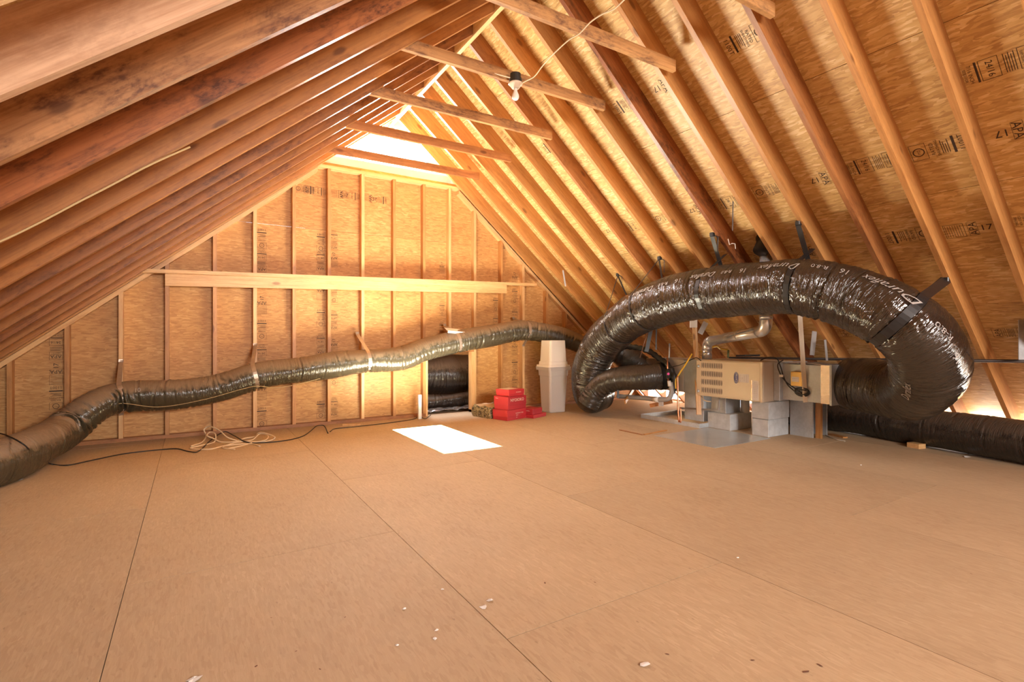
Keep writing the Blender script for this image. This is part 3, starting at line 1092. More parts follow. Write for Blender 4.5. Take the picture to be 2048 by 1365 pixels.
# ---------------------------------------------------------------- flexible ducts
def spline(pts, step):
    P = [np.array(p, float) for p in pts]
    P = [2 * P[0] - P[1]] + P + [2 * P[-1] - P[-2]]
    out = []
    for i in range(1, len(P) - 2):
        p0, p1, p2, p3 = P[i - 1], P[i], P[i + 1], P[i + 2]
        d = [max(np.linalg.norm((b_ - a_)[:3]) ** 0.5, 1e-4) for a_, b_ in ((p0, p1), (p1, p2), (p2, p3))]
        t0 = 0; t1 = d[0]; t2 = t1 + d[1]; t3 = t2 + d[2]
        n = max(4, int(d[1] ** 2 / step * 1.3))
        for k in range(n):
            tt = t1 + (t2 - t1) * k / n
            A1 = (t1 - tt) / (t1 - t0) * p0 + (tt - t0) / (t1 - t0) * p1
            A2 = (t2 - tt) / (t2 - t1) * p1 + (tt - t1) / (t2 - t1) * p2
            A3 = (t3 - tt) / (t3 - t2) * p2 + (tt - t2) / (t3 - t2) * p3
            B1 = (t2 - tt) / (t2 - t0) * A1 + (tt - t0) / (t2 - t0) * A2
            B2 = (t3 - tt) / (t3 - t1) * A2 + (tt - t1) / (t3 - t1) * A3
            out.append((t2 - tt) / (t2 - t1) * B1 + (tt - t1) / (t2 - t1) * B2)
    out.append(P[-2])
    return np.array(out)


class Duct:
    """pts: (x,y,z,r). pinch: list of (point index or position vector, depth)"""

    def __init__(s, name, pts, material, parent=None, step=0.012, seg=72, seed=1, crease=1.0, pinch=(), up0=(0, 0, 1), bend=1.0, cap0=False, cap1=False):
        rng = np.random.RandomState(seed)
        C = spline(pts, step)
        R = C[:, 3]; C = C[:, :3]
        d = np.linalg.norm(np.diff(C, axis=0), axis=1)
        S = np.concatenate([[0], np.cumsum(d)])
        n = int(S[-1] / step) + 1
        Sn = np.linspace(0, S[-1], n)
        C = np.stack([np.interp(Sn, S, C[:, k]) for k in range(3)], 1)
        R = np.interp(Sn, S, R)
        T = np.gradient(C, axis=0)
        T /= np.linalg.norm(T, axis=1)[:, None]
        # smooth tangents
        for _ in range(6):
            T[1:-1] = (T[:-2] + 2 * T[1:-1] + T[2:]) / 4
        T /= np.linalg.norm(T, axis=1)[:, None]
        U = np.zeros_like(C)
        u = np.array(up0, float)
        for i in range(n):
            u = u - T[i] * u.dot(T[i])
            u /= np.linalg.norm(u)
            U[i] = u
        W = np.cross(T, U)
        ph = np.linspace(0, 2 * np.pi, seg, endpoint=False)
        disp = np.zeros((n, seg))
        # low frequency lumps
        for _ in range(10):
            kx = rng.uniform(2, 9); m_ = rng.randint(0, 4)
            disp += 0.0022 * crease * np.sin(Sn[:, None] * kx + m_ * ph[None] + rng.uniform(0, 6))
        # creases: partial rings, slightly slanted
        sq = rng.uniform(0.03, 0.1)
        while sq < Sn[-1]:
            pc = rng.uniform(0, 2 * np.pi)
            w = rng.uniform(0.5, 2.2)
            a = np.arctan2(np.sin(ph - pc), np.cos(ph - pc))
            mask = np.exp(-(a / w) ** 2)
            sl = rng.uniform(-0.03, 0.03)
            wd = rng.uniform(0.005, 0.013)
            dep = rng.uniform(0.004, 0.016) * crease
            x = (Sn[:, None] - sq - sl * a[None] - 0.006 * np.sin(3 * a[None] + sq * 40))
            disp -= dep * mask[None] * (np.exp(-(x / wd) ** 2) - 0.35 * np.exp(-((np.abs(x) - 2.2 * wd) / (1.3 * wd)) ** 2))
            sq += rng.uniform(0.035, 0.13)
        # compression folds on the inside of bends
        K = np.gradient(T, axis=0) / (Sn[1] - Sn[0])
        ku = (K * U).sum(1); kw = (K * W).sum(1)
        for a_ in (ku, kw):
            for _ in range(20):
                a_[1:-1] = (a_[:-2] + 2 * a_[1:-1] + a_[2:]) / 4
        inner = ku[:, None] * np.cos(ph)[None] + kw[:, None] * np.sin(ph)[None]
        inn = np.clip(inner, 0, 5)
        wob = 0.02 * np.sin(2.3 * ph[None] + 3 * np.sin(Sn[:, None] * 5)) + 0.012 * np.sin(5 * ph[None] + Sn[:, None] * 11)
        fold = np.abs(np.sin((Sn[:, None] + wob + 0.022 * np.sin(Sn[:, None] * 9.0) + 0.012 * np.sin(Sn[:, None] * 23.0)) * math.pi / 0.070)) ** 0.7
        disp += bend * 0.015 * inn * (fold - 0.6) * (0.75 + 0.5 * np.sin(Sn[:, None] * 13 + 2 * np.cos(ph)[None]))
        disp += bend * 0.0012 * (fold - 0.6)
        # pinches at straps
        for (pos, dep, wd) in pinch:
            i0 = int(np.argmin(np.linalg.norm(C - np.array(pos)[None], axis=1)))
            x = Sn - Sn[i0]
            low = 0.55 - 0.45 * np.cos(ph)
            jag = 1 + 0.35 * np.sin(ph * 17 + 3)
            disp -= dep * np.exp(-(x[:, None] / wd) ** 2) * low[None]
            rad = np.exp(-(x[:, None] / (wd * 3.4)) ** 2)
            disp += 0.004 * rad * np.sin(ph[None] * 23 + 2 * np.sin(x[:, None] * 60)) * low[None]
        rr = R[:, None] + disp
        V = C[:, None, :] + rr[..., None] * (np.cos(ph)[None, :, None] * U[:, None, :] + np.sin(ph)[None, :, None] * W[:, None, :])
        V = V.reshape(-1, 3)
        V[:, 2] = np.maximum(V[:, 2], 0.004)
        i = np.arange(n - 1)[:, None] * seg
        k = np.arange(seg)[None]; k2 = (k + 1) % seg
        Fq = np.stack([i + k, i + k2, i + seg + k2, i + seg + k], -1).reshape(-1, 4)[:, ::-1]
        base = V.mean(0); base[2] = V[:, 2].min()
        V0 = V - base
        caps = []
        if cap0: caps.append(list(range(seg))[::-1][::-1])
        if cap1: caps.append([(n - 1) * seg + k_ for k_ in range(seg)][::-1])
        me = bpy.data.meshes.new(name)
        nf = len(Fq)
        me.from_pydata(V0.tolist(), [], Fq.tolist() + caps)
        me.materials.append(material)
        me.polygons.foreach_set('use_smooth', [True] * nf + [False] * len(caps))
        at = me.attributes.new('fold', 'FLOAT_VECTOR', 'POINT')
        fv = np.zeros((n, seg, 3))
        fv[..., 0] = Sn[:, None] + seed * 7.3
        fv[..., 1] = np.cos(ph)[None] * R[:, None]
        fv[..., 2] = np.sin(ph)[None] * R[:, None]
        at.data.foreach_set('vector', fv.reshape(-1))
        me.update()
        s.o = place(bpy.data.objects.new(name, me), Matrix.Translation(Vector(base)), parent)
        s.C, s.S, s.T, s.U, s.W, s.R, s.ph, s.rr = C, Sn, T, U, W, R, ph, rr

    def surf(s, sv, phi, off=0.004):
        i = int(min(max(round(sv / (s.S[1] - s.S[0])), 0), len(s.S) - 1))
        u = phi % (2 * math.pi)
        k = int(u / (2 * math.pi) * len(s.ph)) % len(s.ph)
        # ride over the local folds
        r = max(s.rr[max(0, i - 2):i + 3, k].max(), s.rr[i, (k + 1) % len(s.ph)], s.rr[i, k - 1], s.R[i] - 0.004) + off
        c = s.C[i] + s.T[i] * (sv - s.S[i])
        return Vector(c + r * (math.cos(u) * s.U[i] + math.sin(u) * s.W[i]))

    def near(s, pos):
        i = int(np.argmin(np.linalg.norm(s.C - np.array(pos)[None], axis=1)))
        return s.S[i], Vector(s.C[i]), Vector(s.T[i]), Vector(s.U[i]), Vector(s.W[i]), float(s.R[i])

    def print_text(s, txt, size, sv, phi, flip=1, shear=0.0, name='printed_text', rot=0):
        """text printed along the duct; baseline runs along it"""
        vv, ff = text2d(txt, size)
        w = max(v[0] for v in vv)
        out = []
        i = int(min(max(round(sv / (s.S[1] - s.S[0])), 0), len(s.S) - 1))
        R = s.R[i]
        for x, y in vv:
            x = x + shear * y - w / 2
            y = -(y - size * 0.35)
            if rot: x, y = -y, x
            out.append(s.surf(sv + flip * x, phi + flip * y / R, 0.005))
        m = MB().add(out, ff)
        return obj(name, m, WHITEINK, s.o)


def hang_strap(duct, anchor, label, w=0.045, matl=STRAPB, pos=None, tail=True, anchor2=None):
    sv, C, T, U, W, R = duct.near(pos if pos is not None else anchor)
    A = Vector(anchor)
    a = (A - C); a = a - T * a.dot(T)
    dd = a.length
    u = a.normalized()
    v = T.cross(u)
    r = R * 0.985
    beta = math.acos(min(0.98, r / dd))
    pts = [A]
    n = 26
    for k in range(n + 1):
        g = beta + (2 * math.pi - 2 * beta) * k / n
        i = int(min(max(round(sv / (duct.S[1] - duct.S[0])), 0), len(duct.S) - 1))
        d_ = (u * math.cos(g) + v * math.sin(g))
        cu = float(np.dot(duct.U[i], d_)); cw = float(np.dot(duct.W[i], d_))
        kk = int((math.atan2(cw, cu) % (2 * math.pi)) / (2 * math.pi) * len(duct.ph)) % len(duct.ph)
        rl = max(duct.rr[max(0, i - 3):i + 4, kk].max() - 0.004, duct.rr[i, kk]) + 0.004
        pts.append(C + d_ * rl)
    A2 = Vector(anchor2) if anchor2 is not None else A + Vector((0, -0.012, 0.0))
    pts.append(A2)
    o = thing('duct_strap', label, 'strap', A)
    m = MB().ribbon(pts, T, w, 0.0022)
    obj('strap_band', m, matl, o)
    m = MB().box(A.x - 0.022, A.x + 0.022, A.y - 0.03, A.y + 0.012, A.z - 0.02, A.z + 0.022, bev=0.006)
    obj('strap_knot', m, matl, o)
    if tail:
        m = MB().ribbon([A + Vector((0.0, -0.02, 0.0)), A + Vector((0.03, -0.05, -0.03)), A + Vector((0.035, -0.045, -0.11)), A + Vector((0.03, -0.05, -0.17))], (0.5, 0.8, 0), w * 0.7, 0.002)
        obj('strap_tail', m, matl, o)
    return o


# big supply duct: leaves the plenum, loops up and arches back along the rafters
def P4(px, py, d, r):
    p = atD(px, py, d); return (p.x, p.y, p.z, r)


big = [(5.73, 2.72, 0.615, 0.262), (5.70, 2.50, 0.61, 0.275), (5.50, 2.12, 0.60, 0.262)]
big += [P4(1835, 770, 4.35, 0.262), P4(1858, 735, 4.08, 0.262), P4(1843, 688, 3.88, 0.248),
        P4(1795, 640, 3.86, 0.243), P4(1705, 597, 4.12, 0.243), P4(1600, 574, 4.42, 0.240), P4(1505, 578, 4.80, 0.248), P4(1425, 586, 5.20, 0.256),
        P4(1350, 600, 5.58, 0.258), P4(1295, 617, 5.95, 0.258), P4(1243, 650, 6.55, 0.256), P4(1200, 695, 7.05, 0.252), P4(1180, 745, 7.28, 0.25)]
bg = atD(1180, 795, 7.35)
big.append((bg.x + 0.02, bg.y, 0.27, 0.24))
big.append((bg.x + 0.30, bg.y + 0.12, 0.26, 0.22))
bigroot = thing('insulated_duct', 'very large glossy black flexible duct arching over the furnace and looping down into the plenum', 'duct', (4.6, 3.0, 0))
A_ = [(1595, 447), (1423, 470), (1318, 517), (1235, 550), (1890, 560)]


def roofpt(px, py):
    r = ray(px, py)
    t_ = (RA - CAMZ) / (r.z - RB * r.x)
    return Vector((0, 0, CAMZ)) + r * t_


def cpos(px, py, d):
    p = atD(px, py, d); return (p.x, p.y, p.z)


pin = [(cpos(1600, 574, 4.42), 0.035, 0.028), (cpos(1425, 586, 5.2), 0.035, 0.03), (cpos(1295, 617, 5.95), 0.02, 0.025), (cpos(1243, 650, 6.55), 0.02, 0.025), (cpos(1795, 640, 3.86), 0.035, 0.03),
       (cpos(1660, 585, 4.25), 0.02, 0.016), (cpos(1350, 600, 5.58), 0.010, 0.012), (cpos(1320, 608, 5.75), 0.010, 0.012), (cpos(1200, 700, 7.05), 0.02, 0.02)]
BD = Duct('duct_sleeve', big, FILM, bigroot, step=0.009, seg=110, seed=3, crease=0.9, pinch=pin, up0=(0, 0, 1))
# printed marks
if True:
    s_pts = {}
    def sv_at(px, py, d): return BD.near(cpos(px, py, d))[0]
    def phi_toward(sv, off):
        """phi of the camera-facing side, rotated by off towards the top"""
        i = int(sv / (BD.S[1] - BD.S[0]))
        c = Vector(BD.C[i]); t_ = Vector(BD.T[i])
        vw = (Vector((0, 0, CAMZ)) - c); vw = (vw - t_ * vw.dot(t_)).normalized()
        up = Vector((0, 0, 1)); up = (up - t_ * up.dot(t_)).normalized()
        d_ = (vw * math.cos(off) + (up - vw * up.dot(vw)).normalized() * math.sin(off)).normalized()
        return math.atan2(float(np.dot(BD.W[i], d_)), float(np.dot(BD.U[i], d_)))
    s_a = sv_at(1868, 742, 4.02)
    sv = s_a - 0.02
    while sv < BD.S[-1] - 1.6:
        for txt, ds, size, sh in (('Duraflex', 0.0, 0.085, 0.35), ('16', 0.30, 0.075, 0), ('R-8.0', 0.47, 0.052, 0)):
            q_s = sv + ds
            tp = min(1.0, max(0.0, (q_s - s_a) / 0.8))
            BD.print_text(txt, size, q_s, phi_toward(q_s, 0.45 + 0.32 * tp), 1, sh)
        sv += 0.74
ymax = lambda y: y
roofA = {k: roofpt(*k) for k in A_}
hang_strap(BD, roofA[(1595, 447)], 'black strap looped under the big duct above the white hanging lath', pos=cpos(1600, 574, 4.42), tail=False, anchor2=roofA[(1595, 447)] + Vector((0.25, 0.0, -0.20)))
hang_strap(BD, roofA[(1423, 470)], 'black strap with a loose tail over the middle of the big duct arch', pos=cpos(1425, 586, 5.2), anchor2=roofA[(1423, 470)] + Vector((0.22, 0.0, -0.18)))
hang_strap(BD, roofA[(1318, 517)], 'thin black strap left of the long-tailed strap on the big duct', w=0.028, pos=cpos(1295, 617, 5.95))
hang_strap(BD, roofA[(1235, 550)], 'thin black strap tied where the big duct bends down to the floor', w=0.028, pos=cpos(1243, 650, 6.55))
hang_strap(BD, roofA[(1890, 560)], 'wide black strap slanting up from the big duct loop on the right', w=0.07, pos=cpos(1795, 640, 3.86), tail=False)

# dusty duct along the far wall
def wp(px, py, y, r):
    p = atY(px, py, y); return (p.x, p.y, p.z, r)


wd_pts = []
p = atZ(-120, 985, 0.17); wd_pts.append((p.x - 0.55, p.y - 0.45, 0.165, 0.165))
p = atZ(0, 925, 0.165); wd_pts.append((p.x, p.y, 0.165, 0.165))
p = atZ(70, 893, 0.19); wd_pts.append((p.x, p.y - .03, 0.185, 0.165))
wd_pts += [P4(132, 858, 4.80, 0.163), P4(182, 820, 4.98, 0.158)]
wd_pts += [wp(240, 796, 6.50, 0.152), wp(370, 788, 6.50, 0.155), wp(440, 776, 6.50, 0.155), wp(510, 754, 6.50, 0.150), wp(610, 739, 6.50, 0.155), wp(735, 722, 6.50, 0.148), wp(810, 716, 6.50, 0.152), wp(850, 700, 6.50, 0.155),
           wp(912, 684, 6.50, 0.152), wp(985, 671, 6.50, 0.155), wp(1052, 661, 6.48, 0.15), wp(1110, 672, 6.42, 0.15), wp(1150, 684, 6.32, 0.14), wp(1185, 700, 6.25, 0.13)]
wroot = thing('insulated_duct', 'long dusty brown flexible duct strapped along the far wall studs', 'duct', (2, 6.5, 0))
wpin = [((p_[0], p_[1], p_[2]), 0.020, 0.022) for p_ in (wd_pts[5], wd_pts[8], wd_pts[10], wd_pts[13], wd_pts[15])]
WD = Duct('duct_sleeve', wd_pts, FILMT, wroot, step=0.010, seg=64, seed=11, crease=0.85, pinch=wpin, bend=1.2)


def wall_strap(duct, pos, xt, zt, xb_, zb, label):
    """light strap nailed to a stud above and below, passing over the front of the duct"""
    sv, C, T, U, W, R = duct.near(pos)
    up = Vector((0, 0, 1)); up = (up - T * up.dot(T)).normalized()
    fr = Vector((0, -1, 0)); fr = (fr - T * fr.dot(T)).normalized()
    pts = [Vector((xt, WY - 0.004, zt)), Vector((xt, WY - 0.012, zt - 0.03))]
    i = int(min(max(round(sv / (duct.S[1] - duct.S[0])), 0), len(duct.S) - 1))
    for k in range(15):
        g = math.radians(62 - 132 * k / 14)
        d_ = up * math.sin(g) + fr * math.cos(g)
        cu = float(np.dot(duct.U[i], d_)); cw = float(np.dot(duct.W[i], d_))
        kk = int((math.atan2(cw, cu) % (2 * math.pi)) / (2 * math.pi) * len(duct.ph)) % len(duct.ph)
        pts.append(C + d_ * (duct.rr[i, kk] + 0.004))
    pts += [Vector((xb_, WY - 0.012, zb + 0.02)), Vector((xb_, WY - 0.004, zb))]
    m = MB().ribbon(pts, T, 0.042, 0.002)
    o = obj('duct_strap', m, STRAPG)
    tag(o, label, 'strap')
    return o


q = wd_pts
wall_strap(WD, q[5][:3], -0.63, 0.86, -0.63, 0.28, 'light strap over the wall duct, leftmost, just before it drops to the floor')
wall_strap(WD, q[8][:3], 0.62, 1.02, 0.62, 0.50, 'light strap over the wall duct above the tangled white cord')
wall_strap(WD, q[10][:3], 1.80, 1.16, 1.90, 0.66, 'curved light strap over the wall duct left of the low doorway')
wall_strap(WD, q[13][:3], 3.02, 1.28, 3.12, 0.86, 'light strap over the wall duct directly above the low doorway')
wall_strap(WD, q[15][:3], 4.16, 1.40, 4.34, 0.95, 'light strap over the wall duct at its highest point')
# print on the dusty duct
sv = WD.near(q[5][:3])[0]
WD.print_text('10', 0.06, sv + 0.15, math.radians(40), 1)

# twine sagging under the wall duct
def curve_pts(pts, step=0.04):
    return [Vector(p) for p in spline([tuple(p) + (0,) for p in pts], step)[:, :3]]


tw = [(-1.0, 6.28, 0.40), (-0.80, 6.33, 0.36), (-0.66, 6.345, 0.42), (-0.60, 6.34, 0.44), (-0.3, 6.37, 0.38), (0.1, 6.37, 0.43), (0.45, 6.36, 0.52), (0.60, 6.355, 0.55), (0.8, 6.37, 0.52), (1.1, 6.39, 0.56), (1.4, 6.42, 0.63)]
tag(obj('twine', MB().tube(curve_pts(tw), 0.003, 6), TWINE, smooth=True), 'thin tan twine sagging under the dusty wall duct', 'twine')

# long black duct on the floor at the right
fd = [(5.80, -0.6, 0.185, 0.185), (5.98, 0.5, 0.19, 0.19), (6.02, 1.2, 0.19, 0.19), (6.15, 1.8, 0.188, 0.188), (6.28, 2.4, 0.185, 0.185), (6.36, 2.9, 0.18, 0.18), (6.40, 3.4, 0.175, 0.175), (6.40, 4.0, 0.17, 0.17)]
FR = thing('insulated_duct', 'dark flexible duct lying straight along the floor under the right eave', 'duct', (6.2, 2, 0))
FD = Duct('duct_sleeve', fd, FILMD, FR, step=0.011, seg=64, seed=21, crease=0.8)

# ducts left of the coil box
d1 = [P4(1318, 753, 6.75, 0.165), P4(1290, 755, 6.75, 0.168), P4(1245, 757, 6.88, 0.158), P4(1212, 766, 7.0, 0.150), P4(1192, 782, 7.1, 0.15)]
pp = atD(1176, 800, 7.15); d1.append((pp.x, pp.y, 0.16, 0.15))
D1 = thing('insulated_duct', 'short dark duct running from the grey coil box to the foot of the big duct', 'duct', (5, 5, 0))
Duct('duct_sleeve', d1, FILMB, D1, step=0.010, seg=56, seed=31, crease=0.7, cap0=True)
d2 = [P4(1195, 672, 7.75, 0.14), P4(1218, 690, 7.6, 0.15), P4(1244, 708, 7.45, 0.16), P4(1270, 726, 7.3, 0.165), P4(1296, 742, 7.2, 0.16)]
D2 = thing('insulated_duct', 'ribbed dark duct slanting down behind the short duct to the coil box', 'duct', (5.5, 5.3, 0))
Duct('duct_sleeve', d2, FILMB, D2, step=0.010, seg=56, seed=37, crease=1.0, bend=3.0)

# ducts beyond the doorway
D3 = thing('insulated_duct', 'huge crumpled black duct filling the low doorway', 'duct', (3.1, 7.5, 0))
Duct('duct_sleeve', [(1.9, 7.70, 0.50, 0.30), (2.6, 7.62, 0.50, 0.31), (3.2, 7.58, 0.48, 0.31), (3.8, 7.6, 0.50, 0.31), (4.5, 7.65, 0.5, 0.3)], FILMD, D3, step=0.014, seg=56, seed=41, crease=2.2)
D4 = thing('insulated_duct', 'thinner black duct on the floor in front of the huge one inside the doorway', 'duct', (3.1, 7.2, 0))
Duct('duct_sleeve', [(2.2, 7.30, 0.12, 0.11), (2.8, 7.22, 0.12, 0.11), (3.4, 7.25, 0.115, 0.11), (4.1, 7.28, 0.12, 0.11)], FILMD, D4, step=0.014, seg=48, seed=43, crease=1.4)
# crumpled plastic sheet in the doorway
rng = np.random.RandomState(9)
nx, ny = 46, 24
vv = []
for j in range(ny):
    for i in range(nx):
        x = 2.62 + 1.1 * i / (nx - 1); y = 6.82 + 0.30 * j / (ny - 1)
        z = 0.022 + 0.022 * abs(math.sin(x * 9 + 3 * math.sin(y * 11))) * (0.6 + 0.4 * math.sin(y * 31 + x * 7)) + 0.012 * abs(math.sin(x * 23 - y * 17)) + rng.uniform(0, .004)
        vv.append((x, y, z))
m = MB().add(vv, [(j * nx + i, j * nx + i + 1, (j + 1) * nx + i + 1, (j + 1) * nx + i) for j in range(ny - 1) for i in range(nx - 1)])
tag(obj('plastic_sheet', m, plain('crumpled_foil', (0.62, 0.58, 0.56), 0.18, 0.8, 0.2, 12)), 'crumpled shiny foil sheet on the threshold of the low doorway', 'sheet')

# ---------------------------------------------------------------- furnace
FX = 5.2
fy0, fy1, fz0, fz1 = 3.31, 4.17, 0.388, 0.823
fur = thing('furnace', 'tan horizontal gas furnace with a louvred door, raised on concrete blocks', 'furnace', (5.48, 3.74, 0.388))
m = MB().box(FX + 0.012, 5.78, fy0, fy1, fz0, fz1, bev=0.004)
obj('cabinet', m, TAN, fur)
obj('access_door', MB().box(FX, FX + 0.012, fy0 + 0.03, fy1 - 0.005, fz0 + 0.012, fz1 - 0.012, bev=0.003), TAN, fur)
# black louver slots with raised scoops (door of 4 x 12)
m = MB()
for r_ in range(4):
    for c_ in range(12):
        yc = 4.085 - c_ * 0.0245
        zc_ = 0.755 - r_ * 0.098
        h_ = 0.036
        n_ = 6
        for k in range(n_):
            za = zc_ - h_ + 2 * h_ * k / n_; zb = zc_ - h_ + 2 * h_ * (k + 1) / n_
            wa = 0.0085 * math.sqrt(max(0, 1 - ((za - zc_) / h_) ** 2)); wb2 = 0.0085 * math.sqrt(max(0, 1 - ((zb - zc_) / h_) ** 2))
            m.add([(FX - 0.0008, yc - wa, za), (FX - 0.0008, yc + wa, za), (FX - 0.0008, yc + wb2, zb), (FX - 0.0008, yc - wb2, zb)], [(0, 1, 2, 3)], 0)
            m.add([(FX - 0.0010, yc + wa * 0.2, za), (FX - 0.007 * (wa / 0.0085), yc + wa * 1.25, za), (FX - 0.007 * (wb2 / 0.0085), yc + wb2 * 1.25, zb), (FX - 0.0010, yc + wb2 * 0.2 + .0, zb)], [(0, 1, 2, 3)], 1)
            m.add([(FX - 0.007 * (wa / 0.0085), yc + wa * 1.25, za), (FX, yc + wa * 1.5 + 0.004, za), (FX, yc + wb2 * 1.5 + 0.004, zb), (FX - 0.007 * (wb2 / 0.0085), yc + wb2 * 1.25, zb)], [(0, 1, 2, 3)], 1)
tag(obj('louvers', m, [TAND, TAN], fur), kind='stuff')
for zz_ in (0.742, 0.442):
    m = MB().lathe([(0.016, 0), (0.018, 0.006), (0.008, 0.008), (0.007, 0.018), (0.003, 0.02)], 14, Matrix.Translation((FX, 4.135, zz_)) @ Matrix.Rotation(-math.pi / 2, 4, 'Y'))
    obj('screw_knob', m, GALV, fur, smooth=True)


def on_face_text(txt, size, y, z, x, rot=0, matl=LABELT, parent=None, name='printed_text'):
    """text on a face looking to -X ; rot in quarter turns"""
    vv, ff = text2d(txt, size)
    w = max(v_[0] for v_ in vv)
    out = []
    for a, b_ in vv:
        a -= w / 2; b_ -= size * 0.35
        for _ in range(rot): a, b_ = -b_, a
        out.append((x, y - a, z + b_))
    return obj(name, MB().add(out, ff), matl, parent)


# oval badge (reads bottom to top), data labels
n_ = 28
ov = MB()
for (ry, rz, x_, mi) in ((0.031, 0.066, FX - 0.002, 0), (0.027, 0.061, FX - 0.003, 1), (0.025, 0.059, FX - 0.0035, 0)):
    vv = [(x_, 3.625 + ry * math.cos(2 * math.pi * k / n_), 0.635 + rz * math.sin(2 * math.pi * k / n_)) for k in range(n_)]
    ov.add(vv, [tuple(range(n_))], mi)
badge = obj('badge', ov, [BLUE, LABELW], fur)
on_face_text('Carrier', 0.034, 3.625, 0.635, FX - 0.004, 1, LABELW, badge)
lb = obj('data_label', MB().box(FX - 0.0015, FX, 3.47, 3.59, 0.588, 0.682), LABELW, fur)
for k, t_ in enumerate(('WEATHERMAKER', '8000', 'GAS FURNACE', 'HIGH EFFICIENCY')):
    on_face_text(t_, 0.010, 3.575 - k * 0.026, 0.635, FX - 0.0022, 1, LABELT, lb)
lb2 = obj('warning_label', MB().box(FX - 0.0015, FX, 3.355, 3.430, 0.402, 0.618), LABELW, fur)
for k in range(9):
    on_face_text(('WARNING', 'FIRE OR EXPLOSION HAZARD', 'FOR YOUR SAFETY', 'READ INSTRUCTIONS', 'MODEL 395', 'SERIES 120', 'INPUT BTUH', 'VOLTS 115', 'MADE IN USA')[k], 0.0075, 3.392, 0.60 - k * 0.02, FX - 0.0022, 0, LABELT, lb2)
obj('label_edge', MB().box(FX - 0.0018, FX, 3.430, 3.444, 0.402, 0.618), FOILT, fur)
# door seam strip right side
obj('corner_post', MB().box(FX - 0.004, FX + 0.012, fy0, fy0 + 0.026, fz0, fz1), TAN, fur)

# plenum
PX = 5.46
pl_ = thing('supply_plenum', 'grey galvanised plenum box between the furnace and the big duct', 'plenum', (5.73, 3.0, 0.41))
obj('plenum_box', MB().box(PX, 6.0, 2.735, 3.30, 0.415, 0.803, bev=0.004), GALVD, pl_)
obj('foil_tape', MB().box(PX - 0.002, PX, 2.733, 2.84, 0.413, 0.805), FOILT, pl_)
obj('collar_flange', MB().box(5.42, 6.02, 2.715, 2.735, 0.405, 0.812), GALVD, pl_)
# side transition between furnace and plenum
obj('transition_panel', MB().box(5.40, 5.95, 3.24, 3.309, 0.40, 0.815, bev=0.004), GALVD, pl_)
wt = thing('control_box', 'small amber control box mounted on the plenum side', 'box', (PX, 3.12, 0.6))
ya, yb = 3.005, 3.125
obj('box_body', MB().box(PX - 0.05, PX - 0.0005, ya, yb, 0.575, 0.725, bev=0.004), AMBER, wt)
ol = obj('box_label', MB().box(PX - 0.0515, PX - 0.05, ya + 0.03, yb - 0.012, 0.620, 0.672), LABELW, wt)
on_face_text('WARNING', 0.014, (ya + yb) / 2 + .01, 0.652, PX - 0.0522, 0, LABELT, ol)
on_face_text('24 VAC', 0.011, (ya + yb) / 2 + .01, 0.635, PX - 0.0522, 0, LABELT, ol)
m = MB()
ck = [(PX - 0.06, 3.20, 0.845), (PX - 0.10, 3.235, 0.80), (PX - 0.10, 3.20, 0.68), (PX - 0.05, 3.16, 0.60), (PX - 0.03, 3.08, 0.545), (PX - 0.02, 3.02, 0.50)]
m.tube(curve_pts(ck, 0.02), 0.006, 8)
for q_ in range(4):
    m.tube([(PX - 0.02 - 0.006 * q_, 3.02 + (0.078 - 0.004 * q_) * math.cos(a), 0.515 + (0.045 - .003 * q_) * math.sin(a) + 0.004 * q_) for a in [i * math.pi / 14 for i in range(28)]], 0.0055, 8, closed=True)
m.tube(curve_pts([(PX - 0.03, 3.09, 0.52), (PX - 0.045, 3.02, 0.54), (PX - 0.03, 2.95, 0.535)], 0.02), 0.006, 8)
m.tube(curve_pts([(5.30, 3.40, 0.835), (5.33, 3.33, 0.87), (5.36, 3.25, 0.86), (5.38, 3.22, 0.78), (5.41, 3.20, 0.66), (5.43, 3.17, 0.58), (5.44, 3.10, 0.515)], 0.02), 0.006, 8)
tag(obj('power_cord', m, BLACK, smooth=True), 'black power cord coiled on the plenum under the amber box', 'cord')
mtag = MB().box(PX - 0.115, PX - 0.10, 3.175, 3.215, 0.665, 0.69)
tag(obj('cord_tag', mtag, PVCW), 'small white tag clipped on the black cord by the furnace edge', 'tag')

# insulation scrap on plenum
m = MB().ribbon([(5.62, 3.20, 0.812), (5.62, 3.05, 0.818), (5.62, 2.90, 0.812), (5.60, 2.8, 0.809)], (1, 0, 0), 0.30, 0.004)
tag(obj('foil_scrap', m, plain('silver_foil', (0.6, 0.56, 0.58), 0.25, 0.8, 0.2, 20)), 'silver foil scrap lying on top of the plenum', 'foil')

# coil box
cb = thing('coil_box', 'tan metal coil box joined to the left end of the furnace', 'box', (5.5, 4.6, 0.4))
obj('box_body', MB().box(5.30, 5.80, 4.44, 5.08, 0.395, 0.805, bev=0.004), plain('tan_enamel_dull', (0.50, 0.42, 0.34), 0.45, 0.3, 0.05, 3), cb)
m = MB().add([(5.30, 4.44, 0.39), (5.80, 4.44, 0.39), (5.80, 4.17, 0.39), (5.22, 4.17, 0.39), (5.30, 4.44, 0.80), (5.80, 4.44, 0.80), (5.80, 4.17, 0.82), (5.22, 4.17, 0.82)], [(0, 1, 2, 3), (7, 6, 5, 4), (0, 3, 7, 4), (1, 5, 6, 2), (0, 4, 5, 1), (3, 2, 6, 7)])
obj('transition_panel', m, GALVD, cb)
m = MB().lathe([(0.18, -0.03), (0.18, 0.02), (0.165, 0.022)], 30, Matrix.Translation(atD(1322, 753, 6.78)) @ (Vector((0.75, 0.2, 0)).to_track_quat('Z', 'Y').to_matrix().to_4x4()))
obj('duct_collar', m, BLACK, cb, smooth=True)

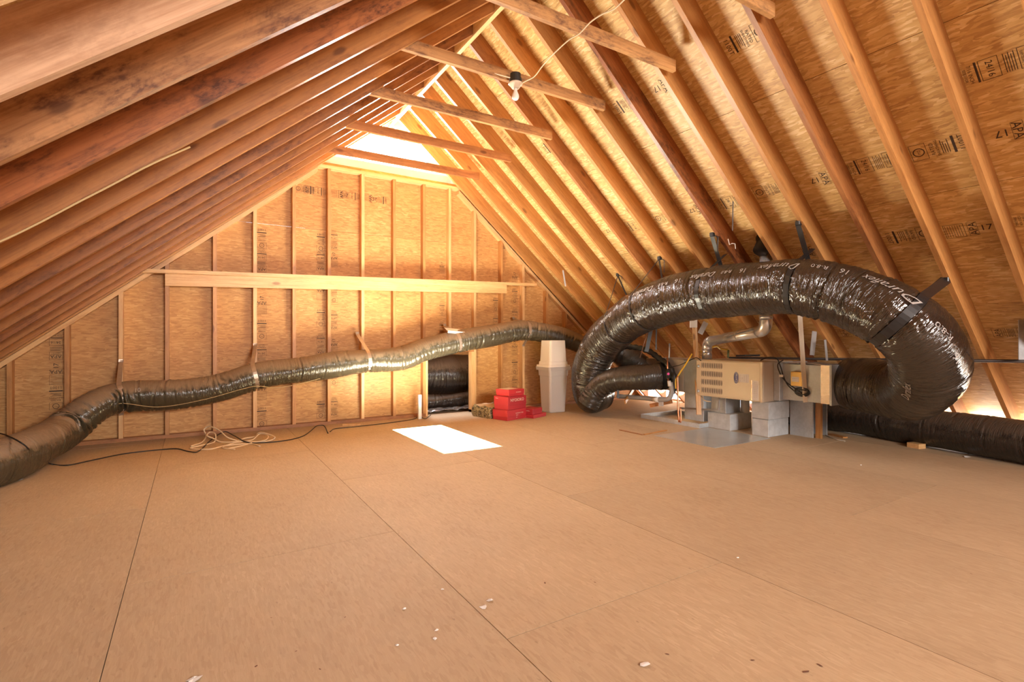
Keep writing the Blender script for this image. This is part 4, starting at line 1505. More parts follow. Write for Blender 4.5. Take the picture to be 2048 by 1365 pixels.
# supports under furnace -------------------------------------------------
def cblock(x0, x1, y0, y1, z0, label):
    o = thing('concrete_block', label, 'block', ((x0 + x1) / 2, (y0 + y1) / 2, z0), group='concrete blocks under the furnace')
    m = MB().box(x0, x1, y0, y1, z0, z0 + 0.19, bev=0.005)
    obj('block_body', m, BLOCK, o)
    return o


cblock(5.315, 5.70, 3.315, 3.510, 0.0, 'grey concrete block on the floor under the right end of the furnace')
cblock(5.300, 5.69, 3.300, 3.505, 0.194, 'grey concrete block directly beneath the furnace, on top of another')
cblock(5.31, 5.72, 3.78, 4.09, 0.0, 'wide low grey block in the middle below the furnace')
sl = MB().box(5.34, 5.62, 3.86, 4.06, 0.19, 0.387, bev=0.003)
tag(obj('metal_duct_leg', sl, GALVD), 'dull metal duct stub standing on the wide low block', 'duct stub')
tag(obj('round_pipe_stub', MB().lathe([(0.05, 0.19), (0.05, 0.387)], 20, Matrix.Translation((5.62, 3.80, 0))), plain('offwhite_pipe', (0.62, 0.6, 0.56), 0.5), smooth=True), 'short off-white pipe behind the metal duct stub', 'pipe')
sl = MB().box(5.34, 5.62, 4.17, 4.46, 0.05, 0.388, bev=0.003)
tag(obj('return_duct', sl, GALV), 'shiny sheet metal duct box standing in the drain pan', 'duct')
m = MB().box(5.70, 5.72, 3.05, 3.30, 0.0, 0.41)
m.box(5.72, 6.0, 3.28, 3.30, 0.0, 0.41)
m.box(5.98, 6.0, 3.05, 3.28, 0.0, 0.41)
tag(obj('bent_metal_stand', m, GALVD), 'bent sheet metal leg holding up the plenum beside the blocks', 'leg')
m = MB().box(5.735, 5.773, 2.985, 3.04, 0.0, 0.41)
tag(obj('wooden_prop', m, W_ORANGE, M=Matrix.Translation((5.75, 3.01, 0)) @ Matrix.Rotation(-math.pi / 2, 4, 'Y')), 'short upright wooden leg beside the sheet metal leg', 'post')

# drain pan
pan = thing('drain_pan', 'shallow galvanised drain pan under the left part of the furnace', 'pan', (5.45, 4.5, 0))
x0, x1, y0, y1 = 5.15, 5.85, 4.08, 5.03
obj('pan_base', MB().box(x0, x1, y0, y1, 0.001, 0.006), GALV, pan)
obj('pan_rim', MB().box(x0, x0 + 0.004, y0, y1, 0.006, 0.055), GALV, pan)
obj('pan_rim', MB().box(x0 + 0.004, x1, y0, y0 + 0.004, 0.006, 0.055), GALV, pan)
obj('pan_rim', MB().box(x1 - 0.004, x1, y0 + .004, y1, 0.006, 0.055), GALV, pan)
obj('pan_rim', MB().box(x0 + 0.004, x1 - .004, y1 - 0.004, y1, 0.006, 0.055), GALV, pan)

# sheet on the floor
m = MB()
P = [(4.36, 3.27), (5.28, 3.265), (5.30, 3.76), (5.27, 4.05), (4.34, 4.04)]
m.add([(x, y, 0.001) for x, y in P] + [(x, y, 0.004) for x, y in P], [(4, 3, 2, 1, 0), (5, 6, 7, 8, 9)] + [(i, (i + 1) % 5, 5 + (i + 1) % 5, 5 + i) for i in range(5)])
tag(obj('steel_sheet', m, SHEET), 'flat shiny steel sheet on the floor in front of the furnace', 'sheet')
a, b_, c_ = atZ(1240, 861), atZ(1286, 871), atZ(1333, 862)
m = MB().ribbon([a + Vector((0, 0, .004)), b_ + Vector((0, 0, .004))], (0, 0, 1), 0.006, 0.03)
tag(obj('wood_strip', m, W_RED), 'thin wooden strip on the floor, left arm of the V by the steel sheet', 'strip')
m = MB().ribbon([b_ + Vector((0.02, 0, .006)), c_ + Vector((0, 0, .006))], (0, 0, 1), 0.012, 0.02)
tag(obj('wood_strip', m, W_ORANGE), 'thin wooden strip on the floor, right arm of the V by the steel sheet', 'strip')

# flue pipe ---------------------------------------------------------------
fl_ = thing('flue_pipe', 'shiny round metal flue pipe rising from the furnace to the roof', 'flue', (5.5, 4.1, 0.82))
def rounded(pts, rad, n=7):
    pts = [Vector(p) for p in pts]
    out = [pts[0]]
    for i in range(1, len(pts) - 1):
        a_ = (pts[i - 1] - pts[i]).normalized() * rad + pts[i]
        c2_ = (pts[i + 1] - pts[i]).normalized() * rad + pts[i]
        for k in range(n + 1):
            t_ = k / n
            out.append(a_ * (1 - t_) ** 2 + pts[i] * 2 * t_ * (1 - t_) + c2_ * t_ ** 2)
    out.append(pts[-1])
    return out


p_ = atD(1414, 684, 6.38); q_ = atD(1532, 661, 5.15)
b0 = Vector((p_.x, p_.y, fz1))
e5 = Vector((q_.x, q_.y, q_.z + 0.14))
obj('lower_riser', MB().tube([b0, Vector((p_.x, p_.y, p_.z - 0.09))], 0.058, 24), FLUE, fl_, smooth=True)
obj('elbow', MB().tube(rounded([Vector((p_.x, p_.y, p_.z - 0.10)), p_, p_.lerp(q_, 0.10)], 0.085), 0.0595, 24), FLUE, fl_, smooth=True)
obj('cross_run', MB().tube([p_.lerp(q_, 0.09), p_.lerp(q_, 0.92)], 0.057, 24), FLUE, fl_, smooth=True)
obj('joint_band', MB().tube([p_.lerp(q_, 0.60), p_.lerp(q_, 0.63)], 0.060, 24), FLUE, fl_, smooth=True)
obj('elbow', MB().tube(rounded([p_.lerp(q_, 0.90), q_, Vector((q_.x, q_.y, q_.z + 0.13))], 0.10), 0.0595, 24), FLUE, fl_, smooth=True)
obj('joint_band', MB().tube([Vector((q_.x, q_.y, q_.z + 0.115)), Vector((q_.x, q_.y, q_.z + 0.15))], 0.062, 24), FLUE, fl_, smooth=True)
zr = RA + RB * e5.x + DEP / nR.z
obj('upper_riser', MB().tube([e5, Vector((e5.x, e5.y, zr - 0.04))], 0.058, 24), FLUE, fl_, smooth=True)
m = MB().lathe([(0.066, -0.16), (0.075, -0.03), (0.10, -0.005), (0.10, 0.0)], 24, Matrix.Translation((e5.x, e5.y, zr)) @ Vector(nR).to_track_quat('Z', 'Y').to_matrix().to_4x4())
obj('roof_collar', m, BLACK, fl_, smooth=True)

# hanging laths
def lath(p0, p1, w, t_, label, matl=LATH, name='wood_lath', wdir=None):
    p0, p1 = Vector(p0), Vector(p1)
    d_ = (p1 - p0).normalized()
    wd_ = Vector(wdir) if wdir else Vector((cc, -ss, 0))
    wd_ = (wd_ - d_ * wd_.dot(d_)).normalized()
    n3 = d_.cross(wd_)
    M = Matrix(((d_.x, wd_.x, n3.x, p0.x), (d_.y, wd_.y, n3.y, p0.y), (d_.z, wd_.z, n3.z, p0.z), (0, 0, 0, 1)))
    L = (p1 - p0).length
    m = MB().box(0, L, -w / 2, w / 2, -t_ / 2, t_ / 2, M=M)
    return tag(obj(name, m, matl, M=M), label, 'lath')


p1 = atX(1611, 805, PX - 0.012)
p0 = atX(1599, 600, 5.36); p0 = Vector((p0.x, p0.y, RA + RB * p0.x + 0.01))
lath(p1, p0, 0.044, 0.012, 'pale wooden lath hanging from a rafter in front of the plenum')
q0 = Vector((5.40, 4.36, 1.37)); q1 = atD(1398, 830, 6.22)
lath(q1, q0, 0.055, 0.02, 'orange wooden stick hanging in front of the left end of the furnace', W_LIGHT)
m = MB().box(-0.045, 0.045, -0.012, 0.012, -0.08, 0.06, bev=0.004, M=Matrix.Translation(atD(1387, 643, 6.45)) @ Matrix.Rotation(-YAW, 4, 'Z'))
tag(obj('junction_box', m, WHITE), 'white junction box at the top of the hanging orange stick', 'box')
wr = [atD(1392, 655, 6.4), atD(1394, 690, 6.38), atD(1391, 720, 6.36), atD(1394, 760, 6.3), atD(1392, 792, 6.25)]
tag(obj('cable', MB().tube(curve_pts(wr), 0.004, 6), CORDW, smooth=True), 'cream cable running down beside the hanging orange stick', 'cable')

# refrigerant and drain lines --------------------------------------------
hose = [atD(1246, 694, 7.2), atD(1270, 695, 7.1), atD(1296, 702, 6.95), atD(1318, 717, 6.8), atD(1335, 730, 6.68), atD(1346, 748, 6.62), atD(1348, 768, 6.6), atD(1344, 788, 6.6)]
hs_ = curve_pts(hose, 0.03)
rl_ = thing('refrigerant_lines', 'black insulated refrigerant hose and copper lines curling down beside the coil box', 'pipe', hs_[0])
obj('insulated_hose', MB().tube(hs_, [0.036 + 0.006 * math.sin(i * 1.9) for i in range(len(hs_))], 14), BLACK, rl_, smooth=True)
cp = [atD(1335, 712, 6.6), atD(1335, 735, 6.55), atD(1336, 757, 6.55), atD(1338, 770, 6.5)]
obj('copper_line', MB().tube(curve_pts(cp), 0.009, 10), COPPER, rl_, smooth=True)
cp = [atD(1355, 752, 6.4), atD(1356, 790, 6.38), atD(1356, 815, 6.36), atD(1358, 845, 6.34)]
obj('copper_line', MB().tube(curve_pts(cp), 0.011, 10), COPPER, rl_, smooth=True)
cp = [atD(1361, 815, 6.36), atD(1362, 832, 6.34), atD(1361, 846, 6.33)]
obj('copper_line', MB().tube(curve_pts(cp), 0.009, 10), COPPER, rl_, smooth=True)
fd_ = atD(1336, 748, 6.5)
o = obj('filter_drier', MB().lathe([(0.012, -0.062), (0.034, -0.05), (0.034, 0.05), (0.012, 0.062)], 18, Matrix.Translation(fd_)), BLACK, rl_, smooth=True)
obj('round_sticker', MB().lathe([(0.016, 0), (0.016, 0.002)], 16, Matrix.Translation(fd_ + Vector((-0.024, -0.026, 0.0))) @ Vector((-ss, -cc, 0)).to_track_quat('Z', 'Y').to_matrix().to_4x4()), MAG, o)
obj('valve_body', MB().tube([atD(1338, 762, 6.48), atD(1339, 773, 6.48)], 0.022, 12), PVCW, rl_, smooth=True)

tr = [atD(1341, 765, 6.5), atD(1343, 785, 6.5), atD(1338, 797, 6.5), atD(1318, 800, 6.6), atD(1290, 797, 6.8), atD(1262, 795, 7.0), atD(1236, 793, 7.2)]
dl = thing('drain_pipe', 'grey drain pipe bending from the coil box and running left along the floor', 'pipe', tr[-1])
obj('bent_pipe', MB().tube(curve_pts(tr, 0.03), 0.030, 14), PVC, dl, smooth=True)
obj('coupling', MB().tube([atD(1308, 799, 6.66), atD(1318, 800, 6.6)], 0.036, 14), PVCW, dl, smooth=True)
obj('pipe_strap', MB().box(-0.006, 0.006, -0.035, 0.035, -0.08, 0.04, M=Matrix.Translation(atD(1322, 800, 6.58))), GALV, dl)
pv = [atX(1362, 817, 5.30), atX(1386, 818, 5.27), atX(1430, 821, 5.27), atX(1437, 820, 5.28), atX(1438, 812, 5.29), atX(1438, 796, 5.30)]
o = obj('condensate_pipe', MB().tube(pv, 0.011, 12), PVC, smooth=False)
tag(o, 'thin grey condensate pipe running across below the furnace to an elbow', 'pipe')
ye = [atD(1384, 708, 6.3), atD(1372, 728, 6.35), atD(1360, 746, 6.4), atD(1352, 760, 6.42), atD(1352, 778, 6.42)]
tag(obj('yellow_cable', MB().tube(curve_pts(ye), 0.010, 8), YELLOW, smooth=True), 'yellow cable slanting down to the copper lines left of the furnace', 'cable')
bk = [atD(1330, 735, 6.6), atD(1355, 732, 6.5), atD(1378, 722, 6.35), atD(1392, 716, 6.3), atD(1402, 722, 6.2)]
tag(obj('black_cable', MB().tube(curve_pts(bk), 0.005, 8), BLACK, smooth=True), 'thin black cable looping across the front of the coil box', 'cable')
rd = [atD(1339, 662, 6.9), atD(1339, 712, 6.7)]
tag(obj('threaded_rod', MB().tube([atD(1339.5, 688, 6.8), atD(1338, 716, 6.7)], 0.010, 8), GALV, smooth=True), 'short bright rod standing on the coil box', 'rod')
bw = [atX(1402, 793, 5.3), atX(1410, 802, 5.28), atX(1422, 804, 5.3)]
tag(obj('white_wire', MB().tube(curve_pts(bw, 0.02), 0.006, 8), CORDW, smooth=True), 'short white wire dangling under the left corner of the furnace', 'wire')

# straps hanging behind duct to hose
for (a, b_, w_, lab) in (((1306, 640, 6.9), (1293, 704, 6.9), 0.05, 'dark band hanging down behind the big duct to the insulated hose'), ((1313, 640, 6.9), (1312, 700, 6.88), 0.018, 'narrow black cord hanging right beside the dark band')):
    m = MB().ribbon([atD(*a), atD(*b_)], (cc, -ss, 0), w_, 0.004)
    tag(obj('hanging_band', m, STRAPB), lab, 'band')
m = MB().tube([atD(1302, 640, 6.8), atD(1280, 716, 6.8)], 0.006, 8)
tag(obj('hanging_twine', m, plain('dull_brown_cord', (0.22, 0.12, 0.08), 0.6), smooth=True), 'thin brown cord slanting down from the big duct to the coil box', 'cord')
m = MB().ribbon([atD(1208, 700, 7.05), atD(1208, 745, 7.05)], (cc, -ss, 0), 0.022, 0.003)
tag(obj('hanging_band', m, STRAPB), 'black band holding up the short duct left of the coil box', 'band')
m = MB().ribbon([atD(1236, 772, 6.85), atD(1236, 797, 6.85)], (cc, -ss, 0), 0.03, 0.006)
tag(obj('duct_prop', m, STRAPB), 'short black prop under the short duct', 'prop')

# low boards and truss pieces at the eave behind coil box
for (a, b_, w_, lab, mt_) in (((1250, 805, 6.9), (1268, 776, 7.3), 0.05, 'small leaning board on the floor behind the short duct', W_ORANGE), ((1300, 812, 6.75), (1345, 803, 6.6), 0.05, 'small dark wood offcut beside the drain pan', W_RED)):
    p_, q_ = atD(*a), atD(*b_)
    p_.z = max(p_.z, 0.03)
    m = MB().ribbon([p_, q_], (0, 0, 1), w_, 0.02)
    tag(obj('wood_offcut', m, mt_), lab, 'offcut')

# gas pipe
g0, g1 = roofpt(1462, 713), roofpt(2060, 717)
g0 = g0 + Vector((-0.03, 0, -0.02)); g1 = g1 + Vector((-0.03, -0.2, -0.02))
gp = thing('gas_pipe', 'thin black iron gas pipe running level along the right rafters', 'pipe', g0)
obj('pipe_run', MB().tube([g0, g1], 0.014, 12), IRON, gp, smooth=True)
gA = g0 + Vector((-0.02, 0.0, 0.12))
obj('pipe_riser', MB().tube([g0 + Vector((0, 0.02, 0)), g0 + Vector((0, 0.02, 0.10))], 0.013, 12), plain('brass_green', (0.20, 0.22, 0.10), 0.5, 0.5), gp, smooth=True)
yl = [g0 + Vector((0, 0.02, 0.10)), g0 + Vector((-0.02, 0.12, 0.115)), atD(1430, 694, 6.5), atD(1402, 704, 6.45)]
obj('yellow_tube', MB().tube(curve_pts(yl), 0.009, 8), YELLOW, gp, smooth=True)
obj('valve_handle', MB().tube([g0 + Vector((0, -0.10, 0.03)), g0 + Vector((0, -0.42, 0.045))], 0.012, 10), BLACK, gp, smooth=True)
# metal hanger plates under the rafters
def plate(px0, py0, px1, py1, d, w_, lab, mt_=GALVD):
    m = MB().ribbon([atD(px0, py0, d), atD(px1, py1, d)], (cc, -ss, 0), w_, 0.006)
    return tag(obj('metal_strap', m, mt_), lab, 'strap')


plate(1629, 663, 1624, 711, 5.5, 0.05, 'short galvanised strap above the gas pipe, right of the pale lath', PVC)
plate(1650, 680, 1654, 722, 5.35, 0.022, 'thin galvanised hook on the gas pipe above the plenum end', PVC)
plate(1412, 645, 1400, 668, 6.0, 0.06, 'slotted metal plate beside the white junction box')
plate(2046, 640, 2046, 720, 4.25, 0.075, 'tall galvanised bracket at the right end of the gas pipe')
plate(1126, 541, 1131, 573, 7.3, 0.02, 'grey strap end dangling from a rafter above the highest wall duct bend', PVC)
plate(1466, 403, 1465, 462, 4.78, 0.008, 'thin dark splinter hanging from a rafter above the big duct', IRON)
# twisted wire
wz = [atD(1456, 478, 4.9), atD(1459, 490, 4.9), atD(1464, 487, 4.88), atD(1470, 488, 4.88), atD(1471, 498, 4.88)]
tag(obj('wire_scrap', MB().tube(wz, 0.003, 6), PVCW), 'bent white wire poking from the dark rafter above the duct', 'wire')

# ---------------------------------------------------------------- light fixture on the tie
lf = thing('ceiling_lamp', 'bare bulb in a white porcelain holder under a black box on a collar tie', 'lamp', (0, 0, 0))
bc = atD(1031, 170, 4.20)
obj('junction_box', MB().lathe([(0.035, 0.012), (0.052, 0.014), (0.052, 0.05), (0.044, 0.052), (0.044, 0.088), (0.036, 0.09)], 20, Matrix.Translation(bc)), BLACK, lf, smooth=False)
obj('porcelain_holder', MB().lathe([(0.022, -0.030), (0.030, -0.028), (0.045, -0.006), (0.058, 0.004), (0.058, 0.012), (0.03, 0.0121)], 26, Matrix.Translation(bc)), PORC, lf, smooth=True)
obj('light_bulb', MB().lathe([(0.004, -0.125), (0.016, -0.122), (0.026, -0.110), (0.030, -0.095), (0.027, -0.080), (0.018, -0.060), (0.014, -0.045), (0.014, -0.029)], 24, Matrix.Translation(bc)), BULB, lf, smooth=True)
# cables
ca = [bc + Vector((-0.05, 0.0, 0.045)), atD(960, 138, 4.19), atD(900, 112, 4.16), atD(855, 97, 4.12), atD(830, 93, 4.10), atD(790, 96, 4.0), atD(755, 103, 3.9), atD(725, 112, 3.78), atD(690, 120, 3.7)]
tag(obj('cable', MB().tube(curve_pts(ca), 0.0045, 8), CORDW, smooth=True), 'cream cable stapled along the collar tie left of the bulb', 'cable')
cbp = [bc + Vector((0.05, -0.01, 0.02)), atD(1052, 162, 4.1), atD(1066, 155, 4.05), atD(1085, 132, 3.8), atD(1110, 105, 3.5), atD(1140, 78, 3.3), atD(1160, 66, 3.2), atD(1180, 45, 3.15), atD(1205, 28, 3.1), atD(1228, 18, 3.05), atD(1250, -2, 3.0)]
tag(obj('cable', MB().tube(curve_pts(cbp), 0.0045, 8), CORDW, smooth=True), 'cream cable rising from the bulb fitting to the next collar tie', 'cable')
cl_ = [roofpt(0, 0)] 
def roofL(px, py, off=0.0):
    r = ray(px, py)
    t_ = (LA - off - CAMZ) / (r.z - LB * r.x)
    return Vector((0, 0, CAMZ)) + r * t_
lc = [roofL(-20, 492, .02), roofL(30, 470, .02), roofL(90, 440, .02), roofL(150, 408, .018), roofL(220, 372, .015), roofL(300, 330, .012), roofL(380, 294, .008)]
tag(obj('cable', MB().tube(curve_pts(lc), 0.0045, 8), TWINE, smooth=True), 'cable running under the edge of a left rafter', 'cable')

# ---------------------------------------------------------------- storage bins
def bin_mesh(w0, d0, w1, d1, z0, z1, rim, cx, cy, lean=(0, 0), n=6, flip=False):
    """hollow rounded-rectangle tub"""
    m = MB()
    def ring(w, d, z, r=0.035):
        pts = []
        for (sx, sy, a0) in ((1, 1, 0), (-1, 1, 90), (-1, -1, 180), (1, -1, 270)):
            for k in range(n + 1):
                a = math.radians(a0 + 90 * k / n)
                pts.append((cx + sx * (w / 2 - r) + r * math.cos(a) + lean[0] * z, cy + sy * (d / 2 - r) + r * math.sin(a) + lean[1] * z, z))
        return pts
    H = z1 - z0
    prof = [(0.0, 0.0, 0), (0.02, 0.3, 0), (0.70, 1, 0), (0.72, 1, 0.010), (0.90, 1, 0.012), (0.93, 1, 0.030), (1.0, 1, 0.032), (1.0, 1, 0.010)]
    rings = []
    for t_, _, ex in [(0, 0, 0), (0.012, 0, 0.006), (0.80, 0, 0.006), (0.805, 0, 0.016), (0.925, 0, 0.018), (0.93, 0, 0.040), (1.0, 0, 0.042), (1.0, 0, 0.004), (0.02, 0, -0.002)]:
        w = w0 + (w1 - w0) * t_ + 2 * ex; d = d0 + (d1 - d0) * t_ + 2 * ex
        z = z0 + H * t_ if not flip else z1 - H * t_
        rings.append(ring(w, d, z))
    L = len(rings[0])
    vv = [p for r in rings for p in r]
    fs = []
    for i in range(len(rings) - 1):
        for k in range(L):
            fs.append((i * L + k, i * L + (k + 1) % L, (i + 1) * L + (k + 1) % L, (i + 1) * L + k))
    fs.append(tuple(range(L))[::-1])
    fs.append(tuple((len(rings) - 1) * L + k for k in range(L)))
    if flip: fs = [f[::-1] for f in fs]
    m.add(vv, fs)
    return m


BX, BY = 4.50, 6.14
b1 = thing('storage_bin', 'translucent plastic bin full of odds and ends, standing on the floor', 'bin', (BX, BY, 0))
obj('tub', bin_mesh(0.265, 0.235, 0.315, 0.28, 0.002, 0.66, 0.03, BX, BY), PLAS2, b1)
b2 = thing('storage_bin', 'empty translucent plastic bin turned upside down on top of the full one', 'bin', (BX, BY, 0.62))
obj('tub', bin_mesh(0.265, 0.24, 0.30, 0.27, 0.661, 1.045, 0.03, BX, BY, flip=True), PLAS, b2)
random.seed(3)
cols = [(0.7, 0.1, 0.06), (0.35, 0.3, 0.45), (0.75, 0.7, 0.65), (0.2, 0.25, 0.35), (0.75, 0.4, 0.3), (0.5, 0.45, 0.4)]
cm = [plain('content_%s' % n_, c_, 0.6) for n_, c_ in zip(('red', 'violet', 'white', 'slate', 'salmon', 'grey'), cols)]
m = MB()
for k in range(26):
    z = 0.05 + 0.018 * k
    M = Matrix.Translation((BX + random.uniform(-.05, .05), BY + random.uniform(-.04, .04), z)) @ Matrix.Rotation(random.uniform(0, 3), 4, 'Z') @ Matrix.Rotation(random.uniform(-.7, .7), 4, 'X')
    m.box(-random.uniform(.02, .06), random.uniform(.02, .06), -.025, .025, -.012, .012, mi=k % 6, M=M, bev=.004)
tag(obj('bin_contents', m, cm), 'jumbled coloured odds and ends inside the lower translucent bin', 'contents', kind='stuff')

# ---------------------------------------------------------------- red boxes
def redbox(c, l, r, z0, h_, label, matl, lid=0.0, texts=(), toplabel=False):
    """c near corner, l left corner (floor points), r right corner"""
    c, l, r = Vector(c), Vector(l), Vector(r)
    ex = (r - c); ey = (l - c)
    ex.z = 0; ey.z = 0
    X = ex.normalized()
    Yd = Vector((-X.y, X.x, 0))
    W = ex.length; D_ = ey.length
    M = Matrix(((X.x, Yd.x, 0, c.x), (X.y, Yd.y, 0, c.y), (0, 0, 1, z0), (0, 0, 0, 1)))
    o = thing('cardboard_box', label, 'box', (c + X * W / 2 + Yd * D_ / 2) + Vector((0, 0, z0)), group='red boxes stacked by the bins')
    hb = h_ * (1 - lid)
    obj('box_body', MB().box(0.003, W - 0.003, 0.003, D_ - 0.003, 0, h_ - 0.004, M=M, bev=0.002), matl, o)
    zl = h_ * 0.35 if h_ > 0.06 else h_ * 0.5
    obj('box_lid', MB().box(0, W, 0, D_, zl, h_, M=M, bev=0.002), matl, o)
    if toplabel:
        obj('top_label', MB().box(W * 0.1, W * 0.8, D_ * 0.25, D_ * 0.95, h_, h_ + 0.001, M=M), PINKW, o)
    for (t_, size, u, v_, face) in texts:
        vv, ff = text2d(t_, size)
        out = []
        for a, b_ in vv:
            if face == 'R': out.append(M @ Vector((u * W + a, -0.0012, v_ * h_ + b_)))
            else: out.append(M @ Vector((-0.0012, D_ - u * D_ - a, v_ * h_ + b_)))
        obj('printed_text', MB().add(out, ff), PINKW, o)
    return o


c0 = Vector((3.478, 5.745, 0)); l0 = Vector((3.40, 6.00, 0)); r0 = Vector((3.84, 5.855, 0))
redbox(c0, l0, r0, 0.0, 0.135, 'red shoe box at the bottom of the taller stack', RED, texts=(('ONITSUKA TIGER', 0.020, 0.42, 0.58, 'R'), ('SIZE 9', 0.016, 0.45, 0.40, 'R'), ('10', 0.022, 0.45, 0.18, 'R')))
sh = Vector((0.022, 0.02, 0))
redbox(c0 + sh, l0 + sh * 0.6, r0 + sh * 0.2, 0.136, 0.172, 'deep red box with white lettering, middle of the taller stack', RED2, texts=(('NYOIOKO', 0.056, 0.12, 0.62, 'R'), ('Made', 0.022, 0.12, 0.80, 'L')))
sh2 = Vector((0.05, 0.045, 0))
redbox(c0 + sh2, l0 + Vector((0.03, 0.02, 0)), r0 + Vector((-0.03, 0.0, 0)), 0.309, 0.088, 'flat red box with a pale top label, topmost of the taller stack', RED, texts=(('NYOIOKO', 0.020, 0.45, 0.5, 'R'),), toplabel=True)
c1 = Vector((3.88, 5.735, 0)); l1 = Vector((3.80, 5.95, 0)); r1 = Vector((4.17, 5.85, 0))
redbox(c1, l1, r1, 0.0, 0.048, 'flattest red box, on the floor under the short stack beside the bins', RED, texts=(('Made', 0.018, 0.3, 0.3, 'L'),))
redbox(c1 + Vector((0.0, 0.02, 0)), l1 + Vector((0.0, 0.0, 0)), r1 + Vector((-0.075, -0.008, 0)), 0.049, 0.075, 'low red box on top of the short stack beside the bins', RED2, texts=(('NYOIOKO', 0.018, 0.35, 0.55, 'L'),), toplabel=False)

# camouflage bag
bagr = thing('camo_bag', 'camouflage printed bag with a brown top, left of the red boxes', 'bag', (3.5, 6.2, 0))
M = Matrix.Translation((3.375, 6.03, 0)) @ Matrix.Rotation(math.radians(12), 4, 'Z')
def bag(w, d, h_, n=14):
    vv = []; fs = []
    for zi in range(n + 1):
        t_ = zi / n
        bulge = 0.018 * math.sin(math.pi * t_)
        for k in range(4 * n):
            e = k // n; f_ = (k % n) / n
            if e == 0: x, y = f_ * w, 0
            elif e == 1: x, y = w, f_ * d
            elif e == 2: x, y = w - f_ * w, d
            else: x, y = 0, d - f_ * d
            cx_, cy_ = x - w / 2, y - d / 2
            s_ = 1 + bulge / 0.15 * 0.6 - 0.10 * t_ ** 3 + 0.012 * math.sin(k * 1.3 + zi)
            z = h_ * t_ - 0.012 * t_ * (1 + math.sin(k * 0.7))
            vv.append(M @ Vector((w / 2 + cx_ * s_, d / 2 + cy_ * s_, z)))
    L = 4 * n
    for zi in range(n):
        for k in range(L):
            fs.append((zi * L + k, zi * L + (k + 1) % L, (zi + 1) * L + (k + 1) % L, (zi + 1) * L + k))
    return vv, fs, L, n
vv, fs, L, n_ = bag(0.30, 0.36, 0.165)
obj('bag_body', MB().add(vv, fs), CAMO, bagr, smooth=True)
tv = vv[-L:]
cen = sum((Vector(p) for p in tv), Vector()) / L + Vector((0, 0, 0.018))
m = MB()
ring2 = [Vector(p).lerp(cen, 0.5) + Vector((0, 0, 0.010 * math.sin(i * 0.6))) for i, p in enumerate(tv)]
m.add([tuple(p) for p in tv] + [tuple(p) for p in ring2] + [tuple(cen)], [(k, (k + 1) % L, L + (k + 1) % L, L + k) for k in range(L)] + [(L + k, L + (k + 1) % L, 2 * L) for k in range(L)])
obj('bag_top', m, CARDB, bagr, smooth=True)
zt_ = M @ Vector((0.10, 0.12, 0.182)); 
m = MB().ribbon([M @ Vector((0.06, 0.20, 0.180)), M @ Vector((0.13, 0.13, 0.184)), M @ Vector((0.24, 0.20, 0.184))], (0, 0.3, 1), 0.004, 0.02)
obj('white_seal', m, PAPER, bagr)

# ---------------------------------------------------------------- small things along the wall
m = MB().box(2.555, 2.60, 6.50, 6.535, 0.0, 0.325, bev=0.003)
tag(obj('white_stick', m, W_PINK if False else PVCW), 'short white painted stick standing left of the low doorway', 'stick')
# note: paper on the wall duct
sv, C_, T_, U_, W_, R_ = WD.near(wp(905, 668, 6.5, 0)[:3])
m = MB()
ctr = C_ + Vector((0, -0.03, R_ + 0.010))
M = Matrix.Translation(ctr) @ Matrix.Rotation(0.08, 4, 'Y') @ Matrix.Rotation(0.35, 4, 'X')
m.box(-0.13, 0.13, -0.07, 0.07, 0, 0.004, M=M)
m.box(-0.13, 0.13, -0.075, -0.06, -0.02, 0.012, M=M)
tag(obj('paper_sheet', m, PAPER), 'folded white paper lying on the wall duct above the doorway', 'paper')
a, b_ = atZ(686, 849), atZ(722, 853)
m = MB().box(-0.11, 0.11, -0.02, 0.02, 0, 0.018, M=Matrix.Translation((a + b_) / 2) @ Matrix.Rotation(-0.45, 4, 'Z'))
tag(obj('wood_offcut', m, W_LIGHT), 'small yellow wood offcut on the floor against the far wall', 'offcut')
a = atZ(1668, 875); 
m = MB().box(-0.10, 0.10, -0.03, 0.03, 0, 0.015, M=Matrix.Translation(a + Vector((0.08, 0, 0))) @ Matrix.Rotation(1.2, 4, 'Z'))
tag(obj('wood_offcut', m, W_ORANGE), 'thin wood offcut beside the floor duct near the plenum', 'offcut')
a = atZ(1832, 898)
m = MB().box(-0.055, 0.055, -0.05, 0.05, 0, 0.045, M=Matrix.Translation(a + Vector((0.06, 0.02, 0))) @ Matrix.Rotation(1.35, 4, 'Z'))
tag(obj('wood_offcut', m, W_LIGHT), 'pale wood block tucked against the floor duct', 'block')
wirep = [atZ(1646, 866), atZ(1655, 873), atZ(1672, 880), atZ(1690, 884)]
tag(obj('white_wire', MB().tube(curve_pts([p + Vector((0, 0, 0.005)) for p in wirep]), 0.004, 6), PVCW), 'thin white wire on the floor beside the floor duct', 'wire')

